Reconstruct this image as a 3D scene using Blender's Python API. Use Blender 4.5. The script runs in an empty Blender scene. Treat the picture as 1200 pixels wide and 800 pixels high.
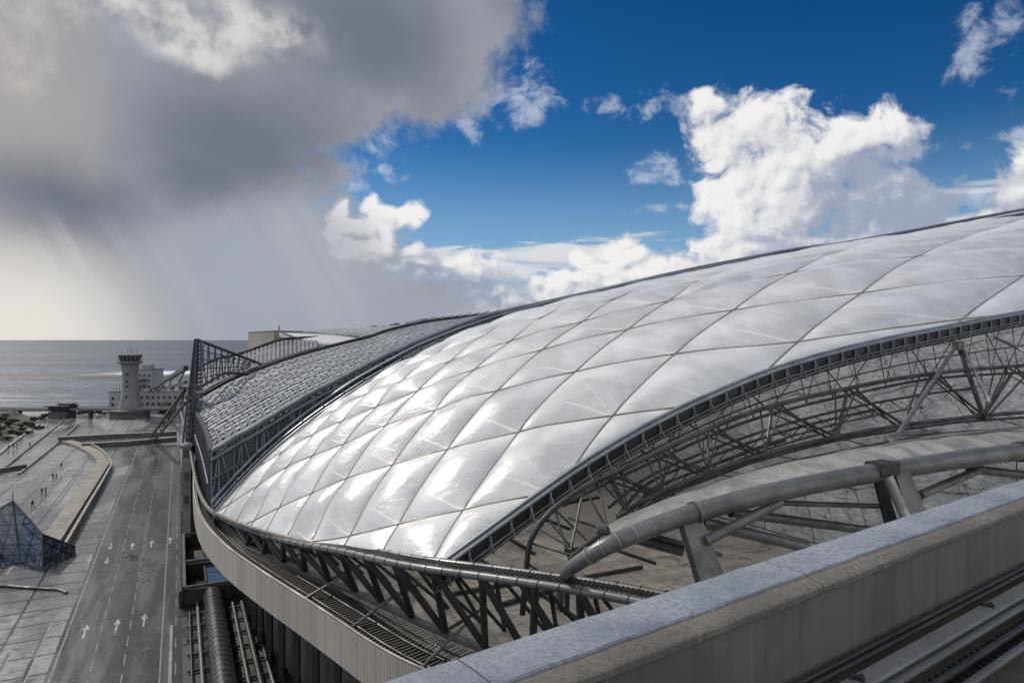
import bpy, math, random
import numpy as np
from mathutils import Vector, noise as mnoise
random.seed(7); rng = np.random.RandomState(7)
C = bpy.context.scene.collection
H = 36.0                       # eye height above the ground
F = 800.0
bD = np.array([.899, .438]); nD = np.array([-.438, .899])   # along the arches / along the road

def V3(x, y, z): return np.array([x, y, z], float)
def P(px, py, Y): return V3((px-600)/F*Y, Y, (398-py)/F*Y)
def PL(px, py, c):
    k = (px-600)/F; Y = c/(nD[1]+nD[0]*k); return P(px, py, Y)
def PG(px, py, z=-36.0): return P(px, py, -z*F/(py-398))
def QU(q, u, z=-36.0):         # q across the road, u along it
    return V3(q*bD[0]+u*nD[0], q*bD[1]+u*nD[1], z)
def s2l(c): return tuple((x/255/12.92 if x/255 <= .04045 else ((x/255+.055)/1.055)**2.4) for x in c)

def crom(pts, n):
    """Catmull-Rom resampling of a polyline, n points uniform in arc length"""
    p = np.array(pts, float); m = len(p)
    e = np.vstack([2*p[0]-p[1], p, 2*p[-1]-p[-2]]); out = []
    for k in range(m-1):
        p0, p1, p2, p3 = e[k:k+4]
        for t in np.linspace(0, 1, 24, endpoint=False):
            out.append(.5*((2*p1)+(-p0+p2)*t+(2*p0-5*p1+4*p2-p3)*t*t+(-p0+3*p1-3*p2+p3)*t**3))
    out.append(p[-1]); out = np.array(out)
    d = np.r_[0, np.cumsum(np.linalg.norm(np.diff(out, axis=0), axis=1))]
    x = np.linspace(0, d[-1], n)
    return np.stack([np.interp(x, d, out[:, k]) for k in range(out.shape[1])], 1)
def at_len(pts, x):
    d = np.r_[0, np.cumsum(np.linalg.norm(np.diff(pts, axis=0), axis=1))]
    return np.array([np.interp(x, d, pts[:, k]) for k in range(3)])
def length(pts): return np.linalg.norm(np.diff(pts, axis=0), axis=1).sum()
def offs(pts, o, dz=0):
    """offset a plan curve sideways (to the left of travel)"""
    t = np.gradient(pts[:, :2], axis=0); t /= np.linalg.norm(t, axis=1)[:, None]
    q = pts.copy(); o = np.broadcast_to(o, (len(pts),))
    q[:, 0] += -t[:, 1]*o; q[:, 1] += t[:, 0]*o; q[:, 2] += dz
    return q

class MB:
    def __init__(s): s.v = []; s.f = []; s.uv = None
    def add(s, v, f):
        o = len(s.v); s.v += [tuple(map(float, a)) for a in v]; s.f += [tuple(i+o for i in a) for a in f]; return s
    def hexa(s, c):            # 8 corners: bottom loop 0-3, top loop 4-7
        return s.add(c, [(3,2,1,0),(4,5,6,7),(0,1,5,4),(1,2,6,5),(2,3,7,6),(3,0,4,7)])
    def box(s, c, sx, sy, sz, rz=0):
        co, si = math.cos(rz), math.sin(rz); out = []
        for z in (-.5, .5):
            for x, y in ((-.5,-.5),(.5,-.5),(.5,.5),(-.5,.5)):
                X, Y = x*sx, y*sy; out.append((c[0]+X*co-Y*si, c[1]+X*si+Y*co, c[2]+z*sz))
        return s.hexa(out)
    def bar(s, a, b, w, h, up=(0,0,1)):
        a = np.array(a, float); b = np.array(b, float); d = b-a; L = np.linalg.norm(d)
        if L < 1e-6: return s
        d /= L; up = np.array(up, float)
        if abs(d@up) > .99: up = np.array([1., 0, 0])
        r = np.cross(d, up); r /= np.linalg.norm(r); u = np.cross(r, d)
        out = []
        for p in (a, b):
            for i, j in ((-1,-1),(1,-1),(1,1),(-1,1)): out.append(p+r*i*w/2+u*j*h/2)
        return s.hexa(out)
    def tube(s, pts, r, n=8, caps=True):
        pts = np.array(pts, float); m = len(pts); R = np.broadcast_to(r, (m,))
        T = np.gradient(pts, axis=0); T /= np.linalg.norm(T, axis=1)[:, None]+1e-12
        up = np.array([0,0,1.]) if abs(T[0][2]) < .95 else np.array([1.,0,0]); o = len(s.v)
        N0 = up-T[0]*(up@T[0]); N0 /= np.linalg.norm(N0)
        for k in range(m):
            N0 = N0-T[k]*(N0@T[k]); N0 /= np.linalg.norm(N0); B0 = np.cross(T[k], N0)
            for a in range(n):
                an = 2*math.pi*a/n; s.v.append(tuple(pts[k]+R[k]*(N0*math.cos(an)+B0*math.sin(an))))
        for k in range(m-1):
            for a in range(n):
                b2 = (a+1) % n; s.f.append((o+k*n+a, o+k*n+b2, o+(k+1)*n+b2, o+(k+1)*n+a))
        if caps:
            s.f.append(tuple(o+a for a in range(n))[::-1]); s.f.append(tuple(o+(m-1)*n+a for a in range(n)))
        return s
    def sheet(s, g):           # grid of points [m][n]
        g = np.array(g, float); m, n = g.shape[:2]; o = len(s.v)
        s.v += [tuple(p) for p in g.reshape(-1, 3)]
        s.f += [(o+a*n+b, o+a*n+b+1, o+(a+1)*n+b+1, o+(a+1)*n+b) for a in range(m-1) for b in range(n-1)]
        return s
    def sweep(s, pts, prof, closed=True):
        """sweep a profile [(side, up)...] along a plan curve"""
        pts = np.array(pts, float); t = np.gradient(pts[:, :2], axis=0); t /= np.linalg.norm(t, axis=1)[:, None]
        g = [[(p[0]-tt[1]*a, p[1]+tt[0]*a, p[2]+b) for a, b in prof+([prof[0]] if closed else [])] for p, tt in zip(pts, t)]
        s.sheet(g); n = len(prof)
        if closed:
            L = len(s.v); k = n+1
            s.f.append(tuple(L-k*len(pts)+i for i in range(n))); s.f.append(tuple(L-k+i for i in range(n))[::-1])
        return s
    def lathe(s, c, prof, n=24):
        o = len(s.v); m = len(prof)
        for r, z in prof:
            for a in range(n):
                an = 2*math.pi*(a+.5)/n; s.v.append((c[0]+r*math.cos(an), c[1]+r*math.sin(an), c[2]+z))
        for k in range(m-1):
            for a in range(n):
                b2 = (a+1) % n; s.f.append((o+k*n+a, o+k*n+b2, o+(k+1)*n+b2, o+(k+1)*n+a))
        s.f.append(tuple(o+a for a in range(n))[::-1]); s.f.append(tuple(o+(m-1)*n+a for a in range(n)))
        return s
    def build(s, name, mat, parent=None, smooth=False, uv=None):
        v = np.array(s.v, float); v[:, 2] += H
        if parent is None: org = np.array([(v[:, 0].min()+v[:, 0].max())/2, (v[:, 1].min()+v[:, 1].max())/2, v[:, 2].min()])
        else: org = np.array(wloc(parent))
        me = bpy.data.meshes.new(name); me.from_pydata((v-org).tolist(), [], s.f); me.update()
        if smooth:
            me.shade_smooth()
            if smooth != 'all':
                me.set_sharp_from_angle(angle=math.radians(42))
        if uv is not None:
            lay = me.uv_layers.new(name='UVMap'); idx = np.zeros(len(me.loops), int); me.loops.foreach_get('vertex_index', idx)
            lay.data.foreach_set('uv', np.array(uv, float)[idx].ravel())
        me.materials.append(mat)
        o = bpy.data.objects.new(name, me); C.objects.link(o)
        if parent is None: o.location = org
        else: o.parent = parent
        return o
def wloc(o):
    l = Vector(o.location); 
    while o.parent: o = o.parent; l += Vector(o.location)
    return l
def tag(o, label, cat, group=None):
    o['label'] = label; o['category'] = cat
    if group: o['group'] = group
    return o
def thing(name, label, cat, loc, group=None):
    o = bpy.data.objects.new(name, None); C.objects.link(o); o.location = (loc[0], loc[1], loc[2]+H); o.empty_display_size = .5
    return tag(o, label, cat, group)
def struct(name, mb, m, smooth=False):
    o = mb.build(name, m, None, smooth); o['kind'] = 'structure'; return o

# ---------------------------------------------------------------- materials
class NT:
    def __init__(s, tree): s.t = tree; s.n = tree.nodes; s.l = tree.links
    def new(s, typ, ins=None, **kw):
        nd = s.n.new(typ)
        for k, v in kw.items(): setattr(nd, k, v)
        for k, v in (ins or {}).items(): s.set(nd.inputs[k], v)
        return nd
    def set(s, sock, v):
        if isinstance(v, bpy.types.NodeSocket): s.l.new(v, sock)
        elif hasattr(sock.default_value, '__len__') and not hasattr(v, '__len__'): sock.default_value = [v]*len(sock.default_value)
        elif hasattr(v, '__len__') and len(sock.default_value) == 4 and len(v) == 3: sock.default_value = (*v, 1)
        else: sock.default_value = v
    def m(s, op, a, b=0., c=0., clamp=False):
        nd = s.new('ShaderNodeMath', {0: a, 1: b, 2: c}, operation=op); nd.use_clamp = clamp; return nd.outputs[0]
    def vm(s, op, a, b=(0,0,0), c=(0,0,0)):
        nd = s.new('ShaderNodeVectorMath', {0: a, 1: b}, operation=op)
        if op == 'MULTIPLY_ADD': s.set(nd.inputs[2], c)
        return nd.outputs['Value'] if op in ('LENGTH', 'DOT_PRODUCT', 'DISTANCE') else nd.outputs[0]
    def mix(s, f, a, b, bt='MIX'):
        nd = s.n.new('ShaderNodeMix'); nd.data_type = 'RGBA'; nd.blend_type = bt
        s.set(nd.inputs['Factor'], f); s.set(nd.inputs[6], a); s.set(nd.inputs[7], b); return nd.outputs[2]
    def ramp(s, x, a, b, lo=0., hi=1., smooth=True):
        nd = s.new('ShaderNodeMapRange', {0: x, 1: a, 2: b, 3: lo, 4: hi}); nd.interpolation_type = 'SMOOTHSTEP' if smooth else 'LINEAR'; return nd.outputs[0]
    def noise(s, vec, scale, detail=4, rough=.55, dist=0., typ='FBM'):
        nd = s.new('ShaderNodeTexNoise', {'Vector': vec, 'Scale': scale, 'Detail': detail, 'Roughness': rough, 'Distortion': dist}); nd.noise_type = typ
        return nd.outputs[0]
def _n2(s, vec, scale, detail=4, rough=.55, dist=0.):
    return s.new('ShaderNodeTexNoise', {'Vector': vec, 'Scale': scale, 'Detail': min(detail, 7), 'Roughness': rough, 'Distortion': dist}, noise_dimensions='2D').outputs[0]
NT.noise2 = _n2
def newmat(name):
    m = bpy.data.materials.new(name); m.use_nodes = True; nt = NT(m.node_tree); nt.n.clear()
    bs = nt.new('ShaderNodeBsdfPrincipled'); out = nt.new('ShaderNodeOutputMaterial'); nt.l.new(bs.outputs[0], out.inputs[0])
    return m, nt, bs, out
def simple(name, col, col2=None, rough=.5, rough2=None, metal=0., scale=1., bump=0., bscale=None, spec=.5, streak=None, detail=5):
    """two-tone weathered surface; streak=(sx,sy,sz) stretches the pattern"""
    m, nt, bs, out = newmat(name)
    tc = nt.new('ShaderNodeTexCoord').outputs['Object']
    v = nt.vm('MULTIPLY', tc, streak) if streak else tc
    n1 = nt.noise(v, scale, detail, .6); f = nt.ramp(n1, .38, .64)
    n2 = nt.noise(tc, scale*7, 4, .6)
    base = nt.mix(f, col, col2 or tuple(c*.8 for c in col))
    base = nt.mix(nt.ramp(n2, .3, .75, 0, .35), base, tuple(c*.55 for c in col))
    nt.set(bs.inputs['Base Color'], base); bs.inputs['Metallic'].default_value = metal
    nt.set(bs.inputs['Roughness'], nt.ramp(n1, .3, .7, rough, rough2 if rough2 is not None else rough*1.25))
    bs.inputs['Specular IOR Level'].default_value = spec
    if bump:
        bn = nt.new('ShaderNodeBump', {'Height': nt.noise(tc, bscale or scale*10, 6, .65), 'Strength': bump, 'Distance': .05})
        nt.l.new(bn.outputs[0], bs.inputs['Normal'])
    return m
def lines(nt, coord, axis, period, width, off=0.):
    """1 on thin lines repeating along an axis of a coordinate"""
    x = nt.new('ShaderNodeSeparateXYZ', {0: coord}).outputs[axis]
    fr = nt.m('FRACT', nt.m('DIVIDE', nt.m('ADD', x, off), period))
    d = nt.m('ABSOLUTE', nt.m('SUBTRACT', fr, .5))
    return nt.m('GREATER_THAN', d, .5-width/period/2)
def roadco(nt):
    """world coordinates turned so x runs across the road and y along it"""
    g = nt.new('ShaderNodeNewGeometry').outputs['Position']
    return nt.new('ShaderNodeVectorRotate', {'Vector': g, 'Axis': (0,0,1), 'Angle': -math.atan2(bD[1], bD[0])}, rotation_type='AXIS_ANGLE').outputs[0]

def paving(name, col, dark, px, py, wid, rough=(.12, .6), scale=.06, bump=.25):
    m, nt, bs, out = newmat(name); rc = roadco(nt)
    wet = nt.noise(nt.vm('MULTIPLY', rc, (1, .35, 1)), scale, 6, .62, .6)
    fine = nt.noise(rc, 1.3, 5, .6); grit = nt.noise(rc, 14., 3, .6)
    j = nt.m('MAXIMUM', lines(nt, rc, 0, px, wid), lines(nt, rc, 1, py, wid*1.3))
    cell = nt.new('ShaderNodeTexWhiteNoise', {'Vector': nt.vm('FLOOR', nt.vm('DIVIDE', rc, (px, py, 1e6)))}, noise_dimensions='3D').outputs[0]
    base = nt.mix(nt.ramp(wet, .42, .6), col, dark)
    base = nt.mix(nt.m('MULTIPLY', cell, .35), base, tuple(c*.6 for c in col))
    base = nt.mix(nt.ramp(fine, .35, .75, 0, .5), base, tuple(c*.55 for c in dark))
    stain = nt.ramp(nt.noise(nt.vm('MULTIPLY', rc, (.5, 1., 1.)), .35, 7, .72, 1.), .55, .64)
    base = nt.mix(nt.m('MULTIPLY', stain, .6), base, (.02, .019, .018))
    base = nt.mix(nt.m('MULTIPLY', j, .8), base, (.02, .02, .02))
    nt.set(bs.inputs['Base Color'], base)
    nt.set(bs.inputs['Roughness'], nt.ramp(nt.m('ADD', wet, nt.m('MULTIPLY', fine, .25)), .5, .72, rough[1], rough[0]))
    h = nt.m('ADD', nt.m('MULTIPLY', grit, .3), nt.m('SUBTRACT', fine, nt.m('MULTIPLY', j, .6)))
    bn = nt.new('ShaderNodeBump', {'Height': h, 'Strength': bump, 'Distance': .08}); nt.l.new(bn.outputs[0], bs.inputs['Normal'])
    return m

M = {}
M['steel_dark'] = simple('dark weathered steel', (.05,.051,.053), (.024,.025,.027), .38, .6, .55, .6, .15)
M['steel_black'] = simple('black steel', (.035,.035,.037), (.02,.02,.021), .45, .65, .3, .6, .15)
M['steel_mid'] = simple('grey painted steel', (.125,.126,.128), (.075,.076,.078), .3, .5, .25, .6, .08)
M['steel_light'] = simple('galvanised steel', (.34,.345,.35), (.22,.225,.235), .3, .5, .6, .8, .1)
M['chord'] = simple('matt slate chord', (.12,.138,.165), (.08,.092,.11), .6, .75, .05, .5, .08)
M['mast'] = simple('slate mast steel', (.07,.08,.1), (.045,.052,.065), .4, .6, .3, .5, .08)
M['duct'] = simple('dull zinc duct', (.10,.098,.095), (.06,.058,.055), .22, .4, .7, .8, .1)
M['steel_blue'] = simple('blue grey coated steel', (.19,.215,.25), (.12,.14,.17), .35, .5, .45, .5, .08)
M['louvre'] = simple('pale metal louvres', (.16,.178,.208), (.09,.10,.12), .62, .75, .1, .12, .05)
M['deckdark'] = simple('dark gutter boards', (.055,.05,.045), (.03,.028,.026), .5, .75, 0, .5, .3, 6)
M['trunk'] = simple('grey cable trunking', (.20,.205,.215), (.15,.152,.16), .35, .5, .3, 1.2, .08)
M['white_paint'] = simple('worn white road paint', (.15,.15,.146), (.05,.05,.05), .5, .6, 0, 1.5); M['arrow_paint'] = simple('white arrow paint', (.32,.32,.31), (.12,.12,.118), .6, .7, 0, 1.5)
M['stone'] = simple('pale tower stone', (.16,.165,.178), (.12,.125,.137), .7, .8, 0, .12, .1)
M['plaster'] = simple('white plaster', (.27,.28,.30), (.21,.218,.235), .7, .8, 0, .1, .05)
M['window'] = simple('dark window glass', (.03,.035,.045), (.02,.022,.03), .12, .2, 0, 1.)
M['tower_dark'] = simple('dark tower cab', (.045,.047,.052), (.03,.03,.034), .3, .5, .1, .3)
M['concrete'] = simple('board concrete', (.17,.158,.14), (.11,.104,.095), .7, .85, 0, .5, .3, 8)
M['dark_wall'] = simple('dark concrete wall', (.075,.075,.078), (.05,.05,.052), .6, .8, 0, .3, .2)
M['rock'] = simple('dark earth bank', (.028,.027,.022), (.016,.017,.013), .8, .95, 0, .3, .8, 1.2)
M['kerb'] = simple('kerb concrete', (.19,.182,.17), (.12,.115,.108), .45, .7, 0, .3, .3)
M['roof_panel'] = simple('pale roof sheet', (.42,.43,.44), (.33,.34,.35), .4, .55, .2, .15, .05)
M['cloth_dark'] = simple('dark clothing', (.02,.02,.024), (.03,.028,.026), .85, .95, 0, 5.)
M['skin'] = simple('skin', (.35,.22,.16), (.3,.18,.13), .6, .7, 0, 5.)
M['hair'] = simple('dark hair', (.02,.015,.012), (.03,.02,.015), .6, .7, 0, 5.)
M['leaf'] = simple('dark green foliage', (.03,.036,.02), (.018,.022,.013), .6, .8, 0, .8)
M['bark'] = simple('bark', (.06,.045,.035), (.04,.03,.025), .85, .95, 0, 2.)
M['blue_glass'] = simple('blue glazed skylight', (.09,.16,.30), (.05,.10,.2), .12, .25, .2, .3)
M['pave'] = paving('wet pale paving', (.235,.24,.25), (.12,.123,.13), 6.2, 5.2, .34, (.08, .34))
M['floor'] = paving('brown concourse tiles', (.40,.36,.31), (.27,.24,.205), 1.6, 2.6, .05, (.4, .75), .12)
M['yard'] = paving('black yard roofing', (.022,.020,.018), (.012,.011,.011), 2.4, 3.4, .12, (.3, .7), .2)

def asphalt():
    m, nt, bs, out = newmat('wet asphalt'); rc = roadco(nt)
    wet = nt.noise(nt.vm('MULTIPLY', rc, (1, .12, 1)), .3, 6, .6, .5); grit = nt.noise(rc, 22., 3, .6)
    patch = nt.ramp(nt.noise(rc, .22, 7, .72, 1.), .5, .74)
    base = nt.mix(nt.ramp(wet, .3, .7), (.048,.047,.046), (.032,.032,.033))
    base = nt.mix(nt.m('MULTIPLY', patch, .55), base, (.095,.092,.088))
    blot = nt.ramp(nt.noise(nt.vm('ADD', rc, (40., 7., 0.)), .3, 6, .7, .8), .63, .68)
    base = nt.mix(nt.m('MULTIPLY', blot, .6), base, (.012,.012,.012))
    seam = lines(nt, rc, 1, 21., .25, 3.)
    base = nt.mix(nt.m('MULTIPLY', seam, .7), base, (.015,.015,.015))
    nt.set(bs.inputs['Base Color'], base)
    nt.set(bs.inputs['Roughness'], nt.ramp(wet, .38, .62, .38, .15))
    bn = nt.new('ShaderNodeBump', {'Height': nt.m('ADD', grit, nt.noise(rc, .9, 4, .6)), 'Strength': .35, 'Distance': .05}); nt.l.new(bn.outputs[0], bs.inputs['Normal'])
    return m
M['asphalt'] = asphalt()

def fascia_mat():
    m, nt, bs, out = newmat('ribbed fascia panels'); uv = nt.new('ShaderNodeUVMap').outputs[0]; tc = nt.new('ShaderNodeTexCoord').outputs['Object']
    big = lines(nt, uv, 0, 2.4, .05); sm = nt.m('SINE', nt.m('MULTIPLY', nt.new('ShaderNodeSeparateXYZ', {0: uv}).outputs[0], 2*math.pi/.3))
    cell = nt.new('ShaderNodeTexWhiteNoise', {'W': nt.m('FLOOR', nt.m('ADD', nt.m('DIVIDE', nt.new('ShaderNodeSeparateXYZ', {0: uv}).outputs[0], 2.4), .5))}, noise_dimensions='1D').outputs[0]
    st = nt.noise(nt.vm('MULTIPLY', uv, (2.5, .25, 1)), 1.6, 5, .65)
    base = nt.mix(cell, (.29,.27,.245), (.235,.22,.2)); base = nt.mix(nt.ramp(st, .45, .75, 0, .5), base, (.14,.13,.12))
    base = nt.mix(big, base, (.06,.055,.05)); nt.set(bs.inputs['Base Color'], base); bs.inputs['Roughness'].default_value = .55
    bn = nt.new('ShaderNodeBump', {'Height': sm, 'Strength': .4, 'Distance': .03}); nt.l.new(bn.outputs[0], bs.inputs['Normal'])
    return m
M['fascia'] = fascia_mat()

def parapet_mat():
    m, nt, bs, out = newmat('smooth cast concrete'); uv = nt.new('ShaderNodeUVMap').outputs[0]; tc = nt.new('ShaderNodeTexCoord').outputs['Object']
    a = nt.noise(tc, .9, 6, .6, .3); b = nt.noise(nt.vm('MULTIPLY', uv, (3., .35, 1)), 2., 6, .7); g = nt.noise(tc, 90., 3, .6)
    base = nt.mix(nt.ramp(a, .35, .68), (.112,.102,.09), (.078,.072,.064)); base = nt.mix(nt.ramp(b, .45, .72, 0, .65), base, (.055,.051,.046))
    base = nt.mix(nt.ramp(g, .6, .75, 0, .3), base, (.05,.047,.042))
    crack = lines(nt, nt.vm('ADD', uv, nt.vm('MULTIPLY', nt.new('ShaderNodeTexNoise', {'Vector': uv, 'Scale': 6.}).outputs[1], (.035, 0, 0))), 0, 1.35, .006, .2)
    base = nt.mix(nt.m('MULTIPLY', crack, .7), base, (.22,.21,.2)); nt.set(bs.inputs['Base Color'], base); bs.inputs['Roughness'].default_value = .62
    pit = nt.ramp(nt.noise(tc, 28., 2, .5), .72, .78)
    bn = nt.new('ShaderNodeBump', {'Height': nt.m('SUBTRACT', nt.m('ADD', nt.m('MULTIPLY', a, 1.5), nt.m('MULTIPLY', g, .1)), pit), 'Strength': .35, 'Distance': .01}); nt.l.new(bn.outputs[0], bs.inputs['Normal'])
    return m
M['parapet'] = parapet_mat()
def along_wall(nt):            # metres along the parapet
    g = nt.new('ShaderNodeNewGeometry').outputs['Position']
    return nt.new('ShaderNodeCombineXYZ', {0: nt.vm('DOT_PRODUCT', g, (.8127,.5826,0)), 1: nt.vm('DOT_PRODUCT', g, (.5826,-.8127,0)), 2: 0.}).outputs[0]
def coping_mat(name, c1, c2, c3, ro):
    m, nt, bs, out = newmat(name); a = along_wall(nt)
    n1 = nt.noise(a, 1.3, 8, .68, .4); n2 = nt.noise(a, 22., 6, .7); n3 = nt.noise(a, 120., 3, .6)
    j = lines(nt, a, 0, 2.9, .012, .9); sp = nt.ramp(nt.noise(nt.vm('ADD', a, (9.,3.,0)), 9., 7, .75), .62, .70)
    base = nt.mix(nt.ramp(n1, .35, .65), c1, c2); base = nt.mix(nt.ramp(n2, .42, .66, 0, .75), base, c3); base = nt.mix(nt.m('MULTIPLY', sp, .6), base, tuple(x*.35 for x in c2))
    base = nt.mix(nt.ramp(n3, .6, .7, 0, .4), base, tuple(min(1, x*1.5) for x in c1)); base = nt.mix(nt.m('MULTIPLY', j, .85), base, (.02,.02,.022))
    nt.set(bs.inputs['Base Color'], base); nt.set(bs.inputs['Roughness'], nt.ramp(n2, .35, .65, ro, ro+.25))
    bn = nt.new('ShaderNodeBump', {'Height': nt.m('SUBTRACT', nt.m('ADD', n2, nt.m('MULTIPLY', n3, .35)), nt.m('MULTIPLY', j, 1.5)), 'Strength': .6, 'Distance': .012}); nt.l.new(bn.outputs[0], bs.inputs['Normal'])
    return m
M['coping'] = coping_mat('blue grey coping with shade in its colour', (.20,.22,.255), (.135,.152,.185), (.08,.091,.112), .35)  # shade and sky reflection put into the coping's blue grey colour
M['coping_lip'] = coping_mat('warm grey render lip', (.15,.137,.12), (.10,.092,.082), (.07,.064,.057), .6)

def membrane():
    m, nt, bs, out = newmat('white inflated membrane'); uv = nt.new('ShaderNodeUVMap').outputs[0]; tc = nt.new('ShaderNodeTexCoord').outputs['Object']
    rnd = nt.new('ShaderNodeObjectInfo').outputs['Random']
    sx = nt.new('ShaderNodeSeparateXYZ', {0: uv}); u, v = sx.outputs[0], sx.outputs[1]
    def weld(uu, vv, w):       # straight weld fanning out of the lower corner, bent by the cushion's bulge
        d = nt.m('ABSOLUTE', nt.m('ADD', nt.m('MULTIPLY', u, -uu), nt.m('MULTIPLY', v, vv)))
        return nt.ramp(d, 0, w, 1., 0.)
    fade = nt.ramp(v, .35, .8, 1, 0)
    wl = nt.m('MULTIPLY', nt.m('MAXIMUM', weld(.42, 1., .02), nt.m('MULTIPLY', weld(.9, 1., .013), nt.m('MULTIPLY', rnd, .7))), nt.ramp(u, .3, .8, .9, 0))
    wl = nt.m('MAXIMUM', wl, nt.m('MULTIPLY', nt.m('MAXIMUM', lines(nt, uv, 0, .25, .005), lines(nt, uv, 1, .5, .004)), .25))
    tv = nt.vm('ADD', tc, nt.new('ShaderNodeCombineXYZ', {0: nt.m('MULTIPLY', rnd, 40.)}).outputs[0])
    dirt = nt.ramp(nt.noise(nt.vm('MULTIPLY', tv, (1., 1., 2.5)), .8, 7, .7, .8), .48, .72, 0, 1)
    streak = nt.ramp(nt.noise(nt.vm('MULTIPLY', uv, (1.2, 9., 1)), 2.2, 7, .7, .5), .5, .68, 0, 1)
    wr = nt.noise(nt.vm('ADD', nt.vm('MULTIPLY', uv, (2., 5., 1)), nt.new('ShaderNodeCombineXYZ', {0: nt.m('MULTIPLY', rnd, 30.)}).outputs[0]), 1.6, 6, .6, 1.4)
    edge = nt.m('MINIMUM', nt.m('MINIMUM', u, nt.m('SUBTRACT', 1., u)), nt.m('MINIMUM', v, nt.m('SUBTRACT', 1., v)))
    pk = nt.ramp(nt.noise(nt.vm('MULTIPLY', uv, (8., 8., 1)), 3.5, 4, .6, .4), .3, .7)
    base = nt.mix(nt.m('MULTIPLY', dirt, .5), nt.mix(rnd, (.76,.78,.82), (.82,.832,.86)), (.60,.63,.69))
    base = nt.mix(nt.m('MULTIPLY', streak, .14), base, (.52,.54,.58))
    base = nt.mix(nt.m('MULTIPLY', nt.ramp(edge, 0, .022, 1, 0), nt.m('ADD', .25, nt.m('MULTIPLY', pk, .45))), base, (.33,.31,.29))
    base = nt.mix(wl, base, (.95,.93,.89))
    nt.set(bs.inputs['Base Color'], base)
    nt.set(bs.inputs['Roughness'], nt.ramp(wr, .3, .7, .40, .50)); bs.inputs['Specular IOR Level'].default_value = .45
    bs.inputs['Coat Weight'].default_value = .8; bs.inputs['Coat Roughness'].default_value = .24; bs.inputs['Coat IOR'].default_value = 1.6
    h = nt.m('ADD', nt.m('MULTIPLY', wr, .5), nt.m('ADD', nt.m('MULTIPLY', wl, .1), nt.m('MULTIPLY', nt.noise(tv, 2.6, 4, .6), .12)))
    bn = nt.new('ShaderNodeBump', {'Height': h, 'Strength': .5, 'Distance': .2}); nt.l.new(bn.outputs[0], bs.inputs['Normal']); nt.l.new(bn.outputs[0], bs.inputs['Coat Normal'])
    tr = nt.new('ShaderNodeBsdfTranslucent', {'Color': (.95,.96,.97)}); tp = nt.new('ShaderNodeBsdfTransparent', {'Color': (.86,.89,.93)})
    m1 = nt.new('ShaderNodeMixShader', {0: .34, 1: bs.outputs[0], 2: tr.outputs[0]})
    clear = nt.m('MULTIPLY', nt.ramp(nt.noise(nt.vm('ADD', tv, (5.,5.,0.)), .22, 3, .5, .3), .35, .65, .05, .28), nt.m('SUBTRACT', 1., wl))
    m2 = nt.new('ShaderNodeMixShader', {0: clear, 1: m1.outputs[0], 2: tp.outputs[0]})
    nt.l.new(m2.outputs[0], out.inputs[0])
    return m
M['membrane'] = membrane()

def tarp():
    m, nt, bs, out = newmat('wrinkled grey tarpaulin'); uv = nt.new('ShaderNodeUVMap').outputs[0]
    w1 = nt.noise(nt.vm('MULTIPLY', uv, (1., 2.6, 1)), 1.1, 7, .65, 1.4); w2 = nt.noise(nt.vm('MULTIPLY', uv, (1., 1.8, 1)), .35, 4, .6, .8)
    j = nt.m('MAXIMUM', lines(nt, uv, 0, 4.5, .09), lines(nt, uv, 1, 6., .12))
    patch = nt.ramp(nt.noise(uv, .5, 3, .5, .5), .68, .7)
    base = nt.mix(nt.ramp(w2, .35, .65), (.86,.87,.89), (.62,.63,.66)); base = nt.mix(nt.ramp(w1, .5, .66, 0, .75), base, (.15,.15,.16))  # wrinkle shading and dirt streaks both put into the colour
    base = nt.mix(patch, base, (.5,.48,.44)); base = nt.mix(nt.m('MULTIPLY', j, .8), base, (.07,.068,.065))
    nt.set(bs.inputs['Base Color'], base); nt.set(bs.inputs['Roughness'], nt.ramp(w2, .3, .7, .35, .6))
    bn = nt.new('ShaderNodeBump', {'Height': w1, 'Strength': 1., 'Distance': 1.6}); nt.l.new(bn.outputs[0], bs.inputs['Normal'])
    return m
M['tarp'] = tarp()

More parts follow.
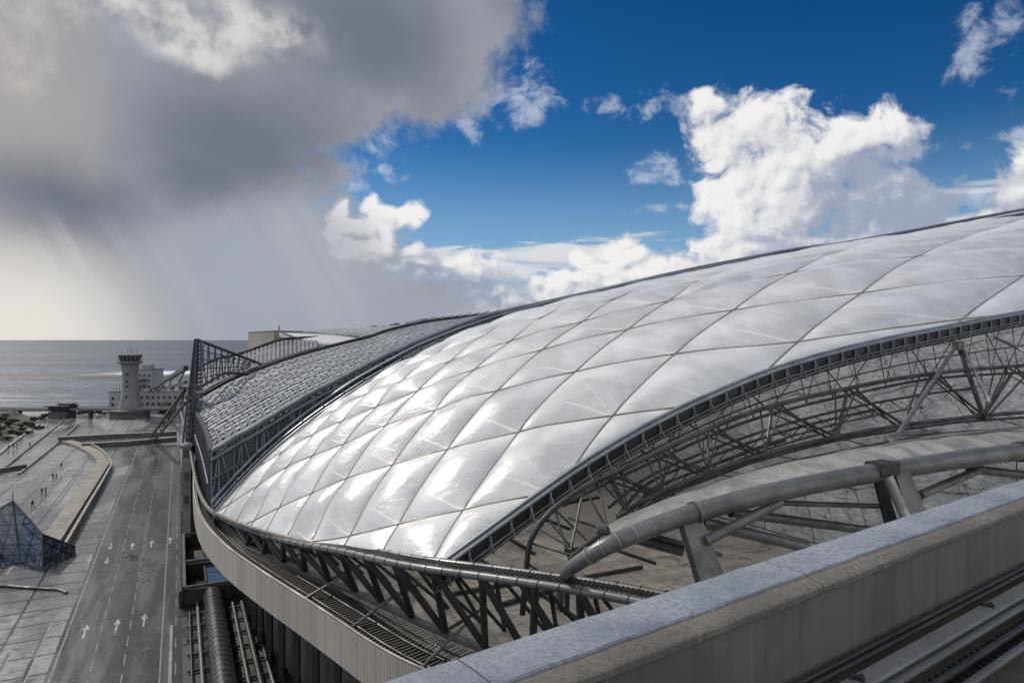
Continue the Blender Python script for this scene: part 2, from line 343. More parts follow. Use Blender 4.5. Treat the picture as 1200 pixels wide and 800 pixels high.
M['film'] = simple('wet translucent film', (.30,.295,.285), (.14,.14,.142), .1, .3, 0, .6, .5, 2., streak=(1,.35,1), detail=8)
def sea():
    m, nt, bs, out = newmat('sea water'); g = nt.new('ShaderNodeNewGeometry').outputs['Position']
    dist = nt.vm('LENGTH', g)
    w1 = nt.noise(nt.vm('MULTIPLY', g, (.35, 1., 1)), .09, 6, .62, .5); w2 = nt.noise(nt.vm('MULTIPLY', g, (.3, 1., 1)), .012, 5, .6, .4)
    sp = nt.new('ShaderNodeSeparateXYZ', {0: g})
    big = nt.noise(nt.vm('MULTIPLY', g, (.25, 1., 1)), .004, 4, .55)
    base = nt.mix(nt.ramp(big, .4, .62), (.045,.066,.095), (.022,.034,.055))
    y = nt.m('ADD', sp.outputs[1], nt.m('MULTIPLY', nt.m('SUBTRACT', w2, .5), 130.))
    band = nt.m('MULTIPLY', nt.ramp(y, 690., 735., 0, 1), nt.ramp(y, 800., 850., 1, 0))
    xm = nt.ramp(sp.outputs[0], -470., -400., 0, 1)
    fo = nt.noise(nt.vm('MULTIPLY', g, (.22, 1., 1)), .05, 6, .7, .6)
    foam_and_glint = nt.m('MULTIPLY', nt.m('MULTIPLY', band, xm), nt.ramp(fo, .42, .55))
    foam_glint = nt.m('MULTIPLY', nt.ramp(nt.noise(nt.vm('MULTIPLY', g, (.1, 1., 1)), .045, 7, .78, .6), .54, .68, 0, .36), nt.ramp(sp.outputs[1], 500., 1100., 1, 0))  # pale streaks on the nearer water, foam mixed with painted glints
    surf = nt.m('MULTIPLY', nt.ramp(nt.m('ADD', sp.outputs[1], nt.m('MULTIPLY', fo, 16.)), 352., 362., 1, 0), .6)
    foam_and_glint = nt.m('MAXIMUM', nt.m('MAXIMUM', foam_and_glint, foam_glint), surf)
    reef = nt.m('MULTIPLY', nt.m('MULTIPLY', nt.ramp(y, 640., 660., 0, 1), nt.ramp(y, 700., 735., 1, 0)), nt.ramp(nt.noise(nt.vm('MULTIPLY', g, (.1, 1., 1)), .02, 4), .45, .55))
    base = nt.mix(reef, base, (.02,.02,.02)); base = nt.mix(foam_and_glint, base, (.6,.65,.72))
    nt.set(bs.inputs['Base Color'], base); nt.set(bs.inputs['Roughness'], nt.m('ADD', nt.m('MULTIPLY', foam_and_glint, .5), nt.ramp(dist, 300., 2500., .36, .55)))
    nt.set(bs.inputs['Specular IOR Level'], .5); bs.inputs['IOR'].default_value = 1.33
    bn = nt.new('ShaderNodeBump', {'Height': nt.m('ADD', w1, nt.m('MULTIPLY', w2, 2.)), 'Strength': .55, 'Distance': 4.}); nt.l.new(bn.outputs[0], bs.inputs['Normal'])
    return m
M['sea'] = sea()

def lattice_glass():
    m, nt, bs, out = newmat('faceted dark glass'); tc = nt.new('ShaderNodeTexCoord').outputs['Object']
    sp = nt.new('ShaderNodeSeparateXYZ', {0: tc}); pl = nt.new('ShaderNodeCombineXYZ', {0: nt.m('ADD', nt.m('MULTIPLY', sp.outputs[0], .8), nt.m('MULTIPLY', sp.outputs[1], .6)), 1: sp.outputs[2]}).outputs[0]
    vo = 0.
    for an in (0, 60, 120): vo = nt.m('MAXIMUM', vo, lines(nt, nt.new('ShaderNodeVectorRotate', {'Vector': pl, 'Axis': (0,0,1), 'Angle': math.radians(an+12)}, rotation_type='AXIS_ANGLE').outputs[0], 0, 1.5, .16))
    vc = nt.new('ShaderNodeTexVoronoi', {'Vector': tc, 'Scale': 1.05}).outputs[1]
    tint = nt.new('ShaderNodeSeparateColor', {0: vc}).outputs[0]
    base = nt.mix(tint, (.04,.055,.08), (.12,.15,.20)); base = nt.mix(vo, base, (.012,.013,.015))
    nt.set(bs.inputs['Base Color'], base); bs.inputs['Roughness'].default_value = .1; bs.inputs['Metallic'].default_value = .3
    bn = nt.new('ShaderNodeBump', {'Height': tint, 'Strength': .25, 'Distance': .3}); nt.l.new(bn.outputs[0], bs.inputs['Normal'])
    return m
M['facet'] = lattice_glass()
M['steel_blue2'] = simple('dark blue grey sheet', (.10,.115,.14), (.06,.07,.085), .5, .65, .3, .25, .1)  # darker blue grey of the truss backing panel
M['block'] = simple('beige concrete block', (.34,.32,.28), (.27,.25,.22), .7, .8, 0, .08, .1)
M['deckwalk'] = simple('brown roof walkway', (.11,.10,.09), (.08,.073,.066), .6, .8, 0, 1., .4, 20)
# ---------------------------------------------------------------- sky, sun, camera
SUN_AZ, SUN_EL = math.radians(-55), math.radians(41)      # azimuth from +Y, negative = left
w = bpy.data.worlds.new('World'); bpy.context.scene.world = w; w.use_nodes = True
nt = NT(w.node_tree); nt.n.clear()
wo = nt.new('ShaderNodeOutputWorld'); bg = nt.new('ShaderNodeBackground', {'Strength': .1}); nt.l.new(bg.outputs[0], wo.inputs[0])
sky = nt.new('ShaderNodeTexSky'); sky.sky_type = 'NISHITA'; sky.sun_disc = False
sky.sun_elevation = SUN_EL; sky.sun_rotation = SUN_AZ % (2*math.pi); sky.air_density = 1.; sky.dust_density = .3; sky.ozone_density = 3.
d = nt.new('ShaderNodeTexCoord').outputs['Generated']; dn = nt.vm('NORMALIZE', d); sp = nt.new('ShaderNodeSeparateXYZ', {0: dn})
az = nt.m('ARCTAN2', sp.outputs[0], sp.outputs[1]); el = nt.m('ARCSINE', sp.outputs[2])
p = nt.new('ShaderNodeCombineXYZ', {0: az, 1: el}).outputs[0]
def ae(px, py): k = (px-600)/F; v = (398-py)/F; return math.atan(k), math.atan(v/math.sqrt(1+k*k))
def blobs(vec, lst, T=None):
    T = T or nt; cur = None
    for px, py, rx, ry in lst:
        cx, cy = ae(px, py); k = math.cos(cx); rx, ry = rx/F*k*k, ry/F*k
        f = T.m('SUBTRACT', 1., T.vm('LENGTH', T.vm('MULTIPLY_ADD', vec, (1/rx, 1/ry, 0), (-cx/rx, -cy/ry, 0))))
        cur = f if cur is None else T.m('MAXIMUM', cur, f)
    return cur
CUM = [(883,242,80,60),(905,225,80,70),(600,352,60,22),(650,345,60,24),(700,335,70,28),(760,325,60,26),(820,315,70,28),(880,300,80,30),(555,318,46,30),(900,215,90,60),(870,250,60,50),(418,268,34,26),(448,252,26,22),(472,262,22,20),(440,290,44,26),(462,312,30,22),(486,296,26,20),(500,322,34,22),(528,312,20,18),(1020,270,120,40),(930,205,125,85),(880,150,95,50),(1000,180,90,70),(1060,165,50,35),(860,230,60,60),(1030,235,100,60),(900,265,110,45),(830,125,30,28),(960,280,150,30),
       (1045,150,42,30),(1080,175,38,22),(845,185,42,40),(1075,245,60,50),
       (455,270,30,24),(410,292,26,24),(490,308,30,20),(520,325,34,20),(555,330,36,20),(440,240,20,18),(475,255,22,16),(402,250,18,14),(398,280,30,20),(545,308,22,16),(580,345,70,18),
       (735,300,42,26),(735,280,24,18),(700,318,60,22),(660,332,70,18),(790,318,60,20),(630,340,60,16),(850,320,60,16),(690,305,26,16),(625,330,22,14),
       (1195,190,22,28),(1160,246,40,10),(1210,220,70,36)]
WISP = [(372,178,34,34),(395,165,40,30),(610,105,60,34),(548,146,34,15),(785,130,80,26),(1165,60,56,50),(1120,30,34,26),(565,35,50,60),(420,165,60,26),(1190,145,30,14),(1080,180,60,24),(830,130,40,30),(780,198,40,18),(790,242,46,7),(462,196,30,8),(395,160,70,26),(700,120,46,18),(1110,240,130,26),(400,210,40,26)]
def group(name, lst, kind):
    g = bpy.data.node_groups.new(name, 'ShaderNodeTree'); g.interface.new_socket('Vector', in_out='INPUT', socket_type='NodeSocketVector')
    g.interface.new_socket('Value', in_out='OUTPUT', socket_type='NodeSocketFloat')
    T = NT(g); gi = T.new('NodeGroupInput'); go = T.new('NodeGroupOutput'); v0 = gi.outputs[0]
    wn = T.new('ShaderNodeTexNoise', {'Vector': v0, 'Scale': 14., 'Detail': 2.}, noise_dimensions='2D').outputs[1]
    v = T.vm('ADD', v0, T.vm('MULTIPLY', T.vm('SUBTRACT', wn, (.5,.5,.5)), (.05,.05,0)))
    b = blobs(v, lst, T)
    b = T.m('MULTIPLY', T.m('MINIMUM', T.m('MAXIMUM', b, -1.2), .9), 1.)
    vo = T.new('ShaderNodeTexVoronoi', {'Vector': v, 'Scale': 26., 'Detail': 3., 'Roughness': .5, 'Lacunarity': 2.3}, feature='F1', voronoi_dimensions='2D').outputs[0]
    fb = T.noise2(v, 24., 8, .64, 0.)
    a = T.m('ADD', b, T.m('MULTIPLY', T.m('SUBTRACT', .5, vo), .38)); a = T.m('ADD', a, T.m('MULTIPLY', T.m('SUBTRACT', fb, .5), 1.05))
    T.l.new(a, go.inputs[0]); return g
g = group('cumulus', CUM, 0)
def G(vec): nd = nt.n.new('ShaderNodeGroup'); nd.node_tree = g; nt.set(nd.inputs[0], vec); return nd.outputs[0]
c0 = G(p); c1 = G(nt.vm('ADD', p, (-.0075, .010, 0))); c2 = G(nt.vm('ADD', p, (-.03, .036, 0)))
alpha = nt.ramp(c0, -.04, .42)
lit = nt.m('ADD', nt.m('MULTIPLY', nt.m('SUBTRACT', c0, c1), .5), nt.m('MULTIPLY', nt.m('SUBTRACT', c0, c2), .28))
lowsh = nt.noise2(p, 9., 4, .6)
lightb = nt.m('MINIMUM', nt.m('MAXIMUM', 0., blobs(p, [(862,215,95,110),(930,150,130,60),(1000,150,70,40),(450,265,70,45),(735,300,60,50),(905,265,80,50),(415,290,50,50)])), .5)
lit = nt.m('ADD', nt.m('ADD', lit, nt.m('ADD', .40, nt.m('MULTIPLY', lightb, .62))), nt.m('MULTIPLY', nt.m('SUBTRACT', lowsh, .5), .5))
shadeb = nt.m('MAXIMUM', 0., blobs(p, [(1060,250,170,110),(1000,285,170,70),(520,345,110,40),(480,330,90,40)]))
lit = nt.m('SUBTRACT', lit, nt.m('MULTIPLY', nt.m('MINIMUM', shadeb, .5), .6))
lit = nt.ramp(lit, .1, .98)
K = 10.   # the Background strength is .1
def kc(c, f=1.): return tuple(x*K*f for x in s2l(c))
cumcol = nt.mix(lit, kc((156,166,187)), kc((241,240,238)))
# wisps
wb = blobs(nt.vm('ADD', p, nt.vm('MULTIPLY', nt.vm('SUBTRACT', nt.new('ShaderNodeTexNoise', {'Vector': p, 'Scale': 9., 'Detail': 2.}, noise_dimensions='2D').outputs[1], (.5,.5,.5)), (.09,.09,0))), WISP)
wn = nt.noise2(nt.vm('MULTIPLY', p, (1., 1.25, 1.)), 15., 10, .68, .25)
wa = nt.ramp(nt.m('ADD', nt.m('MULTIPLY', nt.m('MINIMUM', wb, .6), .55), nt.m('MULTIPLY', nt.m('SUBTRACT', wn, .5), 1.7)), .12, .62)
wa = nt.m('MULTIPLY', wa, nt.ramp(wb, -.25, .2)); wa = nt.m('MULTIPLY', wa, .62)
# flat stratus near the horizon
sb = blobs(p, [(700,305,280,20),(780,278,110,7),(640,296,220,10),(560,350,500,34),(1180,215,120,12),(1120,265,200,18)])
sn = nt.noise2(nt.vm('MULTIPLY', p, (1., 6.5, 1.)), 7., 7, .6, .5)
sa = nt.m('MULTIPLY', nt.ramp(nt.m('ADD', nt.m('MINIMUM', sb, .6), nt.m('MULTIPLY', nt.m('SUBTRACT', sn, .5), 2.6)), .0, .6), .85)
strcol = nt.mix(nt.ramp(sn, .35, .65), kc((176,188,206)), kc((228,227,226)))
# storm sheet
warp = nt.vm('MULTIPLY', nt.vm('SUBTRACT', nt.new('ShaderNodeTexNoise', {'Vector': p, 'Scale': 3.5, 'Detail': 5., 'Roughness': .62}, noise_dimensions='2D').outputs[1], (.5,.5,.5)), (.11,.11,0))
pw = nt.vm('ADD', p, warp)
STO = [(60,60,480,330),(330,60,260,130),(430,70,190,80),(480,30,150,70),(170,250,300,260),(60,330,360,200),(330,330,200,90),(250,280,185,170),(420,350,170,46),(-300,100,420,600),(-100,-300,900,300)]
st = blobs(pw, STO); stn = nt.noise2(p, 9., 8, .66, 0.)
sta = nt.ramp(nt.m('ADD', st, nt.m('MULTIPLY', nt.m('SUBTRACT', stn, .5), .8)), -.04, .24)
def soft(lst, a=0., b_=1., v=None): return nt.ramp(blobs(v or pw, lst), a, b_)
lf = nt.noise2(pw, 3.2, 6, .55, 0.)
sc = nt.mix(nt.ramp(lf, .35, .65), kc((130,135,148)), kc((152,156,165)))
sc = nt.mix(soft([(10,140,200,260)], 0, .9), sc, kc((168,165,166)))
sc = nt.mix(soft([(290,180,190,110),(250,215,130,70),(430,40,160,90),(60,235,190,90)], 0, .9), sc, kc((114,119,133)))
sc = nt.mix(soft([(340,320,250,120)], 0, .9), sc, kc((166,172,181)))
sc = nt.mix(soft([(30,385,300,170)], 0, .95, nt.vm('ADD', p, nt.vm('MULTIPLY', warp, (.4,.4,0)))), sc, kc((200,197,195)))
sc = nt.mix(soft([(10,385,250,135)], 0, .9, nt.vm('ADD', p, nt.vm('MULTIPLY', warp, (.3,.3,0)))), sc, kc((228,224,218)))
br = nt.m('MULTIPLY', soft([(250,35,150,50),(140,10,130,30),(320,50,60,28),(240,70,70,26)], -.1, .7), nt.ramp(nt.noise2(p, 15., 7, .6, 0.), .34, .66))
sc = nt.mix(br, sc, kc((214,212,210)))
sc = nt.mix(nt.m('MULTIPLY', soft([(30,60,140,80)], 0, .6), nt.ramp(nt.noise2(p, 10., 7, .6, 0.), .42, .68)), sc, kc((190,186,183)))
# rain and light shafts falling from the storm, slanting
shv = nt.new('ShaderNodeVectorRotate', {'Vector': p, 'Axis': (0,0,1), 'Angle': math.radians(-28)}, rotation_type='AXIS_ANGLE').outputs[0]
sh = nt.ramp(nt.noise2(nt.vm('MULTIPLY', shv, (9., .8, 1.)), 3., 3, .5, .2), .42, .7)
sh = nt.m('MULTIPLY', nt.m('MULTIPLY', sh, soft([(330,330,190,110),(110,330,150,100)], 0, .6, p)), .25)
sc = nt.mix(sh, sc, kc((214,216,220)))
edge = nt.m('MULTIPLY', nt.m('SUBTRACT', 1., nt.ramp(st, .0, .2)), .4); sc = nt.mix(edge, sc, kc((170,180,200)))
# clear sky, deepened as by a polariser, paler near the horizon
hs = nt.new('ShaderNodeHueSaturation', {'Saturation': 1.35, 'Value': 1.0, 'Color': sky.outputs[0]}).outputs[0]
base = nt.mix(nt.ramp(el, .03, .50), nt.mix(1., hs, (.42,.62,.74), 'MULTIPLY'), nt.mix(1., hs, (.15,.42,.55), 'MULTIPLY'))
base = nt.mix(nt.ramp(el, .30, .02, 0, .85), base, kc((150,186,218)))
skyc = nt.mix(wa, base, kc((205,212,224)))
skyc = nt.mix(sa, skyc, strcol)
skyc = nt.mix(sta, skyc, sc)
skyc = nt.mix(alpha, skyc, cumcol)
veil = nt.m('MULTIPLY', soft([(330,340,240,110),(380,310,120,100),(470,380,200,60)], 0, .7, nt.vm('ADD', p, nt.vm('MULTIPLY', warp, (.5,.5,0)))), .75); skyc = nt.mix(veil, skyc, kc((163,168,178)))
# unseen bright cloud deck overhead and behind the viewer, added as neutral fill light
bk = nt.m('MAXIMUM', nt.ramp(sp.outputs[1], .32, -.05), nt.ramp(el, .62, .95)); bn = nt.noise(dn, 2.6, 5, .6)
skyc = nt.mix(nt.m('MULTIPLY', bk, nt.ramp(bn, .40, .50)), skyc, nt.mix(nt.ramp(bn, .35, .7), kc((208,212,220), 1.35), kc((240,238,234), 1.6)))
below = nt.ramp(el, -.02, .0); skyc = nt.mix(below, kc((80,85,92)), skyc)
nt.set(bg.inputs[0], skyc)
w.cycles.sampling_method = 'MANUAL'; w.cycles.sample_map_resolution = 512

su = bpy.data.lights.new('sun', 'SUN'); su.energy = 3.9; su.angle = math.radians(.6); su.color = (1., .93, .84)
so = bpy.data.objects.new('sun', su); C.objects.link(so)
sd = Vector((math.sin(SUN_AZ)*math.cos(SUN_EL), math.cos(SUN_AZ)*math.cos(SUN_EL), math.sin(SUN_EL)))
so.rotation_euler = sd.to_track_quat('Z', 'Y').to_euler(); so.location = (-60, 40, 120)
cam = bpy.data.cameras.new('camera'); co = bpy.data.objects.new('camera', cam); C.objects.link(co)
co.location = (0, 0, H); co.rotation_euler = (math.pi/2, 0, 0); cam.lens = 24; cam.sensor_width = 36; cam.shift_y = -2/1200.
cam.clip_start = .1; cam.clip_end = 90000
DENO = True
S_ = bpy.context.scene; S_.camera = co
S_.view_settings.view_transform = 'Standard'; S_.view_settings.look = 'None'; S_.view_settings.exposure = 0; S_.view_settings.gamma = 1
S_.cycles.use_adaptive_sampling = True; S_.cycles.adaptive_threshold = .02; S_.cycles.use_denoising = DENO; S_.cycles.max_bounces = 5; S_.cycles.transparent_max_bounces = 8; S_.cycles.caustics_reflective = False; S_.cycles.caustics_refractive = False
# ---------------------------------------------------------------- ground, sea, roads
gb = MB()
shore = [(-9000,352),(-700,352),(-330,346),(-200,350),(-60,345),(80,350),(400,352),(9000,352)]
gb.sheet([[(x,-900,-36.0) for x,y in shore],[(x,0,-36.0) for x,y in shore],[(x,y,-36.0) for x,y in shore],[(x,y+6,-37.8) for x,y in shore]])
struct('ground', gb, M['pave'])
sb_ = MB(); sb_.sheet([[(-60000,300,-36.9),(60000,300,-36.9)],[(-60000,70000,-36.9),(60000,70000,-36.9)]]); struct('sea', sb_, M['sea'])
def strip(q0, q1, u0, u1, z, n=2): return MB().sheet([[QU(q0,u,z), QU(q1,u,z)] for u in np.linspace(u0,u1,n)])
struct('road', strip(-12.9, .3, 20, 262, -35.992), M['asphalt'])
struct('service_yard', strip(.3, 16, 20, 104, -35.99), M['yard'])
mk = MB()
for q in (-12.4, -1.9): mk.sheet([[QU(q-.09,u,-35.986), QU(q+.09,u,-35.986)] for u in (20, 255)])
for q in (-8.7, -5.55):
    for u in np.arange(40, 255, 5.2): mk.sheet([[QU(q-.07,u,-35.986), QU(q+.07,u,-35.986)], [QU(q-.07,u+2.9,-35.986), QU(q+.07,u+2.9,-35.986)]])
for q in (-.4,):
    for u in np.arange(40, 230, 7.): mk.sheet([[QU(q-.06,u,-35.986), QU(q+.06,u,-35.986)], [QU(q-.06,u+3,-35.986), QU(q+.06,u+3,-35.986)]])
struct('road_markings', mk, M['white_paint']); am = MB()
def arrow(q, u, L=4.6, s=1):
    z = -35.986
    am.sheet([[QU(q-.1,u,z), QU(q+.1,u,z)], [QU(q-.1,u+s*L*.62,z), QU(q+.1,u+s*L*.62,z)]])
    am.add([QU(q-.42,u+s*L*.6,z), QU(q+.42,u+s*L*.6,z), QU(q,u+s*L,z)], [(0,1,2)])
for px, py in ((97,748),(135,741),(168,734)): a = PG(px,py); arrow(a[:2]@bD, a[:2]@nD)
for px, py in ((154,644),(177,641),(199,637)): a = PG(px,py); arrow(a[:2]@bD, a[:2]@nD)
for px, py in ((107,650),(131,636),(127,652)): a = PG(px,py); arrow(a[:2]@bD, a[:2]@nD, 4.2, -1)
struct('road_arrows', am, M['arrow_paint'])
# rail lines let into the plaza west of the road
rl = MB()
rd = MB()
for q in (-14.9,-17.6,-20.6,-24.,-27.5):
    u1 = 104 if q > -17 else 96
    rl.sheet([[QU(q+.2,u,-35.985), QU(q+.32,u,-35.985)] for u in (20, u1)]); rd.sheet([[QU(q-.2,u,-35.986), QU(q+.2,u,-35.986)] for u in (20, u1)])
    if q < -17: rl.sheet([[QU(q+.2,u,-35.985), QU(q+.32,u,-35.985)] for u in (128, 225)]); rd.sheet([[QU(q-.2,u,-35.986), QU(q+.2,u,-35.986)] for u in (128, 225)])
struct('drain_slots', rd, M['yard'])
struct('drain_channels', rl, M['kerb'])

def lowwall(name, label, cat, pts, w, h, m, base=-36., cap=None, n=None):
    c = crom([PG(*p) if len(p) == 2 else p for p in pts], n or 40) if n != 0 else np.array([PG(*p) for p in pts])
    c[:, 2] = base
    t = thing(name, label, cat, c[len(c)//2])
    mb = MB().sweep(c, [(-w/2,0),(-w/2,h),(w/2,h),(w/2,0)]); mb.build('wall', m, t)
    if cap: MB().sweep(c, [(-w/2-.12,h+.002),(-w/2-.12,h+.16),(w/2+.12,h+.16),(w/2+.12,h+.002)]).build('coping', cap, t)
    return t
lowwall('planter_wall', 'long bent concrete planter bed with pale kerbs beside the paved plaza', 'planter', [(58,640),(86,598),(116,553),(121,543),(110,532),(92,523),(78,519)], 3.2, .9, M['concrete'], cap=None)
lowwall('kerb_wall', 'pale low kerb running along the road side of the bent planter', 'kerb', [(74,650),(100,604),(125,560),(130,546),(118,531),(103,523)], .5, 1.5, M['kerb'])
lowwall('barrier_or_shade_bar', 'dark low barrier crossing the plaza in front of the tower, the farther of two', 'barrier', [(68,517),(120,514),(207,510)], 1.6, 1.5, M['dark_wall'], cap=M['kerb'], n=0)
lowwall('barrier_or_shade_bar', 'dark low barrier crossing the plaza, the nearer of two, ending at the bent planter', 'barrier', [(96,525),(150,522),(207,517)], 1.6, 1.5, M['dark_wall'], cap=M['kerb'], n=0)
lowwall('barrier_or_shade_bar', 'short dark bar standing in for a shadow band at the left edge of the plaza behind the walkers', 'barrier', [(-30,556),(0,554),(30,549)], 1.2, 1.3, M['dark_wall'], n=0)  # solid dark bar in place of a shadow band on the paving
lowwall('channel_kerb', 'straight dark kerb slanting across the plaza, right of a pair', 'kerb', [(22,556),(62,524),(92,497)], .7, .4, M['dark_wall'], n=0)
lowwall('channel_kerb', 'straight dark kerb slanting across the plaza, left of a pair', 'kerb', [(-20,568),(24,533),(72,495)], .7, .4, M['dark_wall'], n=0)
lowwall('channel_kerb', 'thin kerb along the foot of the dark earth bank', 'kerb', [(-20,548),(14,520),(46,497)], .7, .4, M['kerb'], n=0)
lowwall('road_edge_wall', 'long dark steel edge wall dividing the road from the stadium side', 'wall', [QU(.1,102,-36),QU(.1,150,-36),QU(.1,215,-36)], .35, 2.2, M['steel_dark'], n=3)
lowwall('road_edge_kerb', 'pale kerb strip at the right edge of the road beside the dark yard', 'kerb', [QU(-.9,20,-36),QU(-.9,60,-36),QU(-.9,96,-36)], .35, .14, M['kerb'], n=3)
# long cables / hoses on the ground
for pts, r, lb in (([(-40,690,.15),(0,688,.25),(20,689,.2),(50,691,.2),(68,692,.15),(78,695,.1)], .22, 'thick black pipe lying on the paving below the glass pavilion'),
                   ):
    c = crom([PG(a, b_)+V3(0,0,r) for a, b_, r in [(x, y, z) for x, y, z in pts]], 40); tag(MB().tube(c, r, 8).build('ground_pipe', M['steel_black'], None, True), lb, 'pipe')

# ---------------------------------------------------------------- yard pipes and light wells
def road_pipe(q, u0, u1, r, z, lb, m, cat='pipe', bands=False):
    a, b_ = QU(q,u0,z), QU(q,u1,z); t = thing('yard_pipe', lb, cat, (a+b_)/2-V3(0,0,r))
    MB().tube([a,(a+b_)/2,b_], r, 16).build('pipe_body', m, t, True)
    if bands:
        for i, u in enumerate(np.arange(u0+.5, u1, 1.25)): MB().tube([QU(q,u-.07,z),QU(q,u+.07,z)], r*1.05, 16).build('band', M['steel_mid'], t, True)
    return t
road_pipe(4.1, 48, 101.8, 1.15, -34.8, 'fat banded silver duct running through the dark yard below the stadium wall', M['duct'], 'duct', True)
road_pipe(2.2, 48, 104, .22, -35.7, 'thin pale pipe in the dark yard left of the fat silver duct', M['steel_mid'])
road_pipe(6.5, 48, 100, .2, -35.7, 'thin pale pipe in the dark yard just right of the fat silver duct', M['steel_mid'])
road_pipe(8.8, 48, 98, .2, -35.7, 'thin pale pipe in the dark yard, second to the right of the silver duct', M['steel_mid'])
road_pipe(11.3, 44, 90, .24, -35.6, 'pale pipe in the deep shade close under the stadium wall', M['steel_mid'])
road_pipe(12.2, 44, 90, .18, -35.6, 'thinner pipe in the deep shade, innermost under the stadium wall', M['steel_mid'])
for q, r, wh in ((1.2,.12,'closest to the road'),(7.6,.3,'third from the silver duct on its right'),(9.8,.12,'between two pale pipes')):
    road_pipe(q, 48, 99, r, -35.75+r, 'dark slim pipe in the black yard, '+wh, M['steel_dark'])
for i, u in enumerate(np.arange(52, 101, 4.2)):
    mb = MB().bar(QU(.8,u,-35.72), QU(14.5,u,-35.72), .22, .24); tag(mb.build('sleeper_beam', M['steel_dark'], None), 'dark cross beam under the yard pipes below the stadium wall', 'beam', 'cross beams under the yard pipes')
def well(q0, q1, u0, u1, label, glass=None, div=()):
    zt, zb = -33.6, -35.9; t = thing('light_well', label, 'light well', QU((q0+q1)/2,(u0+u1)/2,-36))
    r = MB()
    for a, b_ in (((q0,u0),(q1,u0)),((q0,u1),(q1,u1)),((q0,u0),(q0,u1)),((q1,u0),(q1,u1)))+tuple(((q0,u),(q1,u)) for u in div):
        r.bar(QU(*a,zt), QU(*b_,zt), .42, .42)
    r.build('rim', M['mast'], t)
    wl_ = MB(); 
    for a, b_ in (((q0,u0),(q1,u0)),((q0,u1),(q1,u1)),((q0,u0),(q0,u1)),((q1,u0),(q1,u1)))+tuple(((q0,u),(q1,u)) for u in div):
        wl_.bar(QU(*a,(zt+zb)/2-.2), QU(*b_,(zt+zb)/2-.2), .2, zt-zb-.4)
    wl_.build('wall', M['steel_black'], t)
    MB().sheet([[QU(q0,u0,zb), QU(q1,u0,zb)],[QU(q0,u1,zb), QU(q1,u1,zb)]]).build('floor', M['yard'], t)
    if glass:
        g0, g1, h0, h1 = glass
        MB().hexa([QU(g0,h0,zt-1.1),QU(g1,h0,zt-1.1),QU(g1,h1,zt-1.1),QU(g0,h1,zt-1.1),QU(g0,h0,zt-.9),QU(g1,h0,zt-.9),QU(g1,h1,zt-.9),QU(g0,h1,zt-.9)]).build('skylight', M['blue_glass'], t)
        s_ = MB()
        for k in range(1, 5): u = h0+(h1-h0)*k/5; s_.bar(QU(g0,u,zt-.86), QU(g1,u,zt-.86), .12, .08)
        s_.bar(QU(g0,h0,zt-.8), QU(g0,h1,zt-.8), .25, .3); s_.build('skylight_bars', M['steel_black'], t)
    return t
well(.6, 6.6, 102.6, 131, 'big open topped dark well with a blue skylight tucked against the stadium wall', (3.4,6.4,106,130), (114.5,))
well(.6, 3.2, 147, 161, 'small open topped dark well between the road and the stadium wall', None)
tk = thing('round_tank', 'small round dark tank standing between the two wells', 'tank', QU(2.3,139,-36))
MB().lathe(QU(2.3,139,-36), [(1.3,0),(1.3,2.2),(1.05,2.35),(.2,2.5)], 20).build('tank_body', M['steel_dark'], tk, True)
MB().lathe(QU(2.3,139,-33.5), [(.35,0),(.35,.35),(.3,.4)], 12).build('hatch', M['steel_mid'], tk, True)

# ---------------------------------------------------------------- glass pavilion
g = {k: np.array(v) for k, v in dict(A=P(15,587,112), F=PG(24,660), E=PG(50,669), D=PG(88,651), B=P(50,626,108.5), Cc=P(87,640,115)).items()}
g['L'] = P(-50,625,118); g['G'] = PG(-60,682); g['K1'] = PG(-45,640); g['K2'] = PG(70,642); g['K0'] = PG(30,634)
gp = thing('glass_pavilion', 'faceted dark glass pavilion with sharp peak standing on the plaza', 'pavilion', (g['F']+g['K0'])/2)
ks = list(g); vs = [g[k] for k in ks]; ix = {k: i for i, k in enumerate(ks)}
fc = [('A','F','E','B'),('B','E','D','Cc'),('A','L','G','F'),('L','K1','G'),('A','B','K0'),('B','Cc','K2','K0'),('Cc','D','K2'),('A','K0','K1','L')]
MB().add(vs, [tuple(ix[k] for k in f) for f in fc]).build('glass_shell', M['facet'], gp)
for a, b_ in (('A','F'),('A','B'),('B','E'),('B','Cc'),('Cc','D'),('F','E'),('E','D'),('A','L'),('F','G')): MB().tube([g[a], g[b_]], .16, 6).build('edge_beam', M['steel_black'], gp)
MB().tube([g['A'], g['A']+V3(0,0,1.6)], .07, 6).build('mast', M['steel_black'], gp)

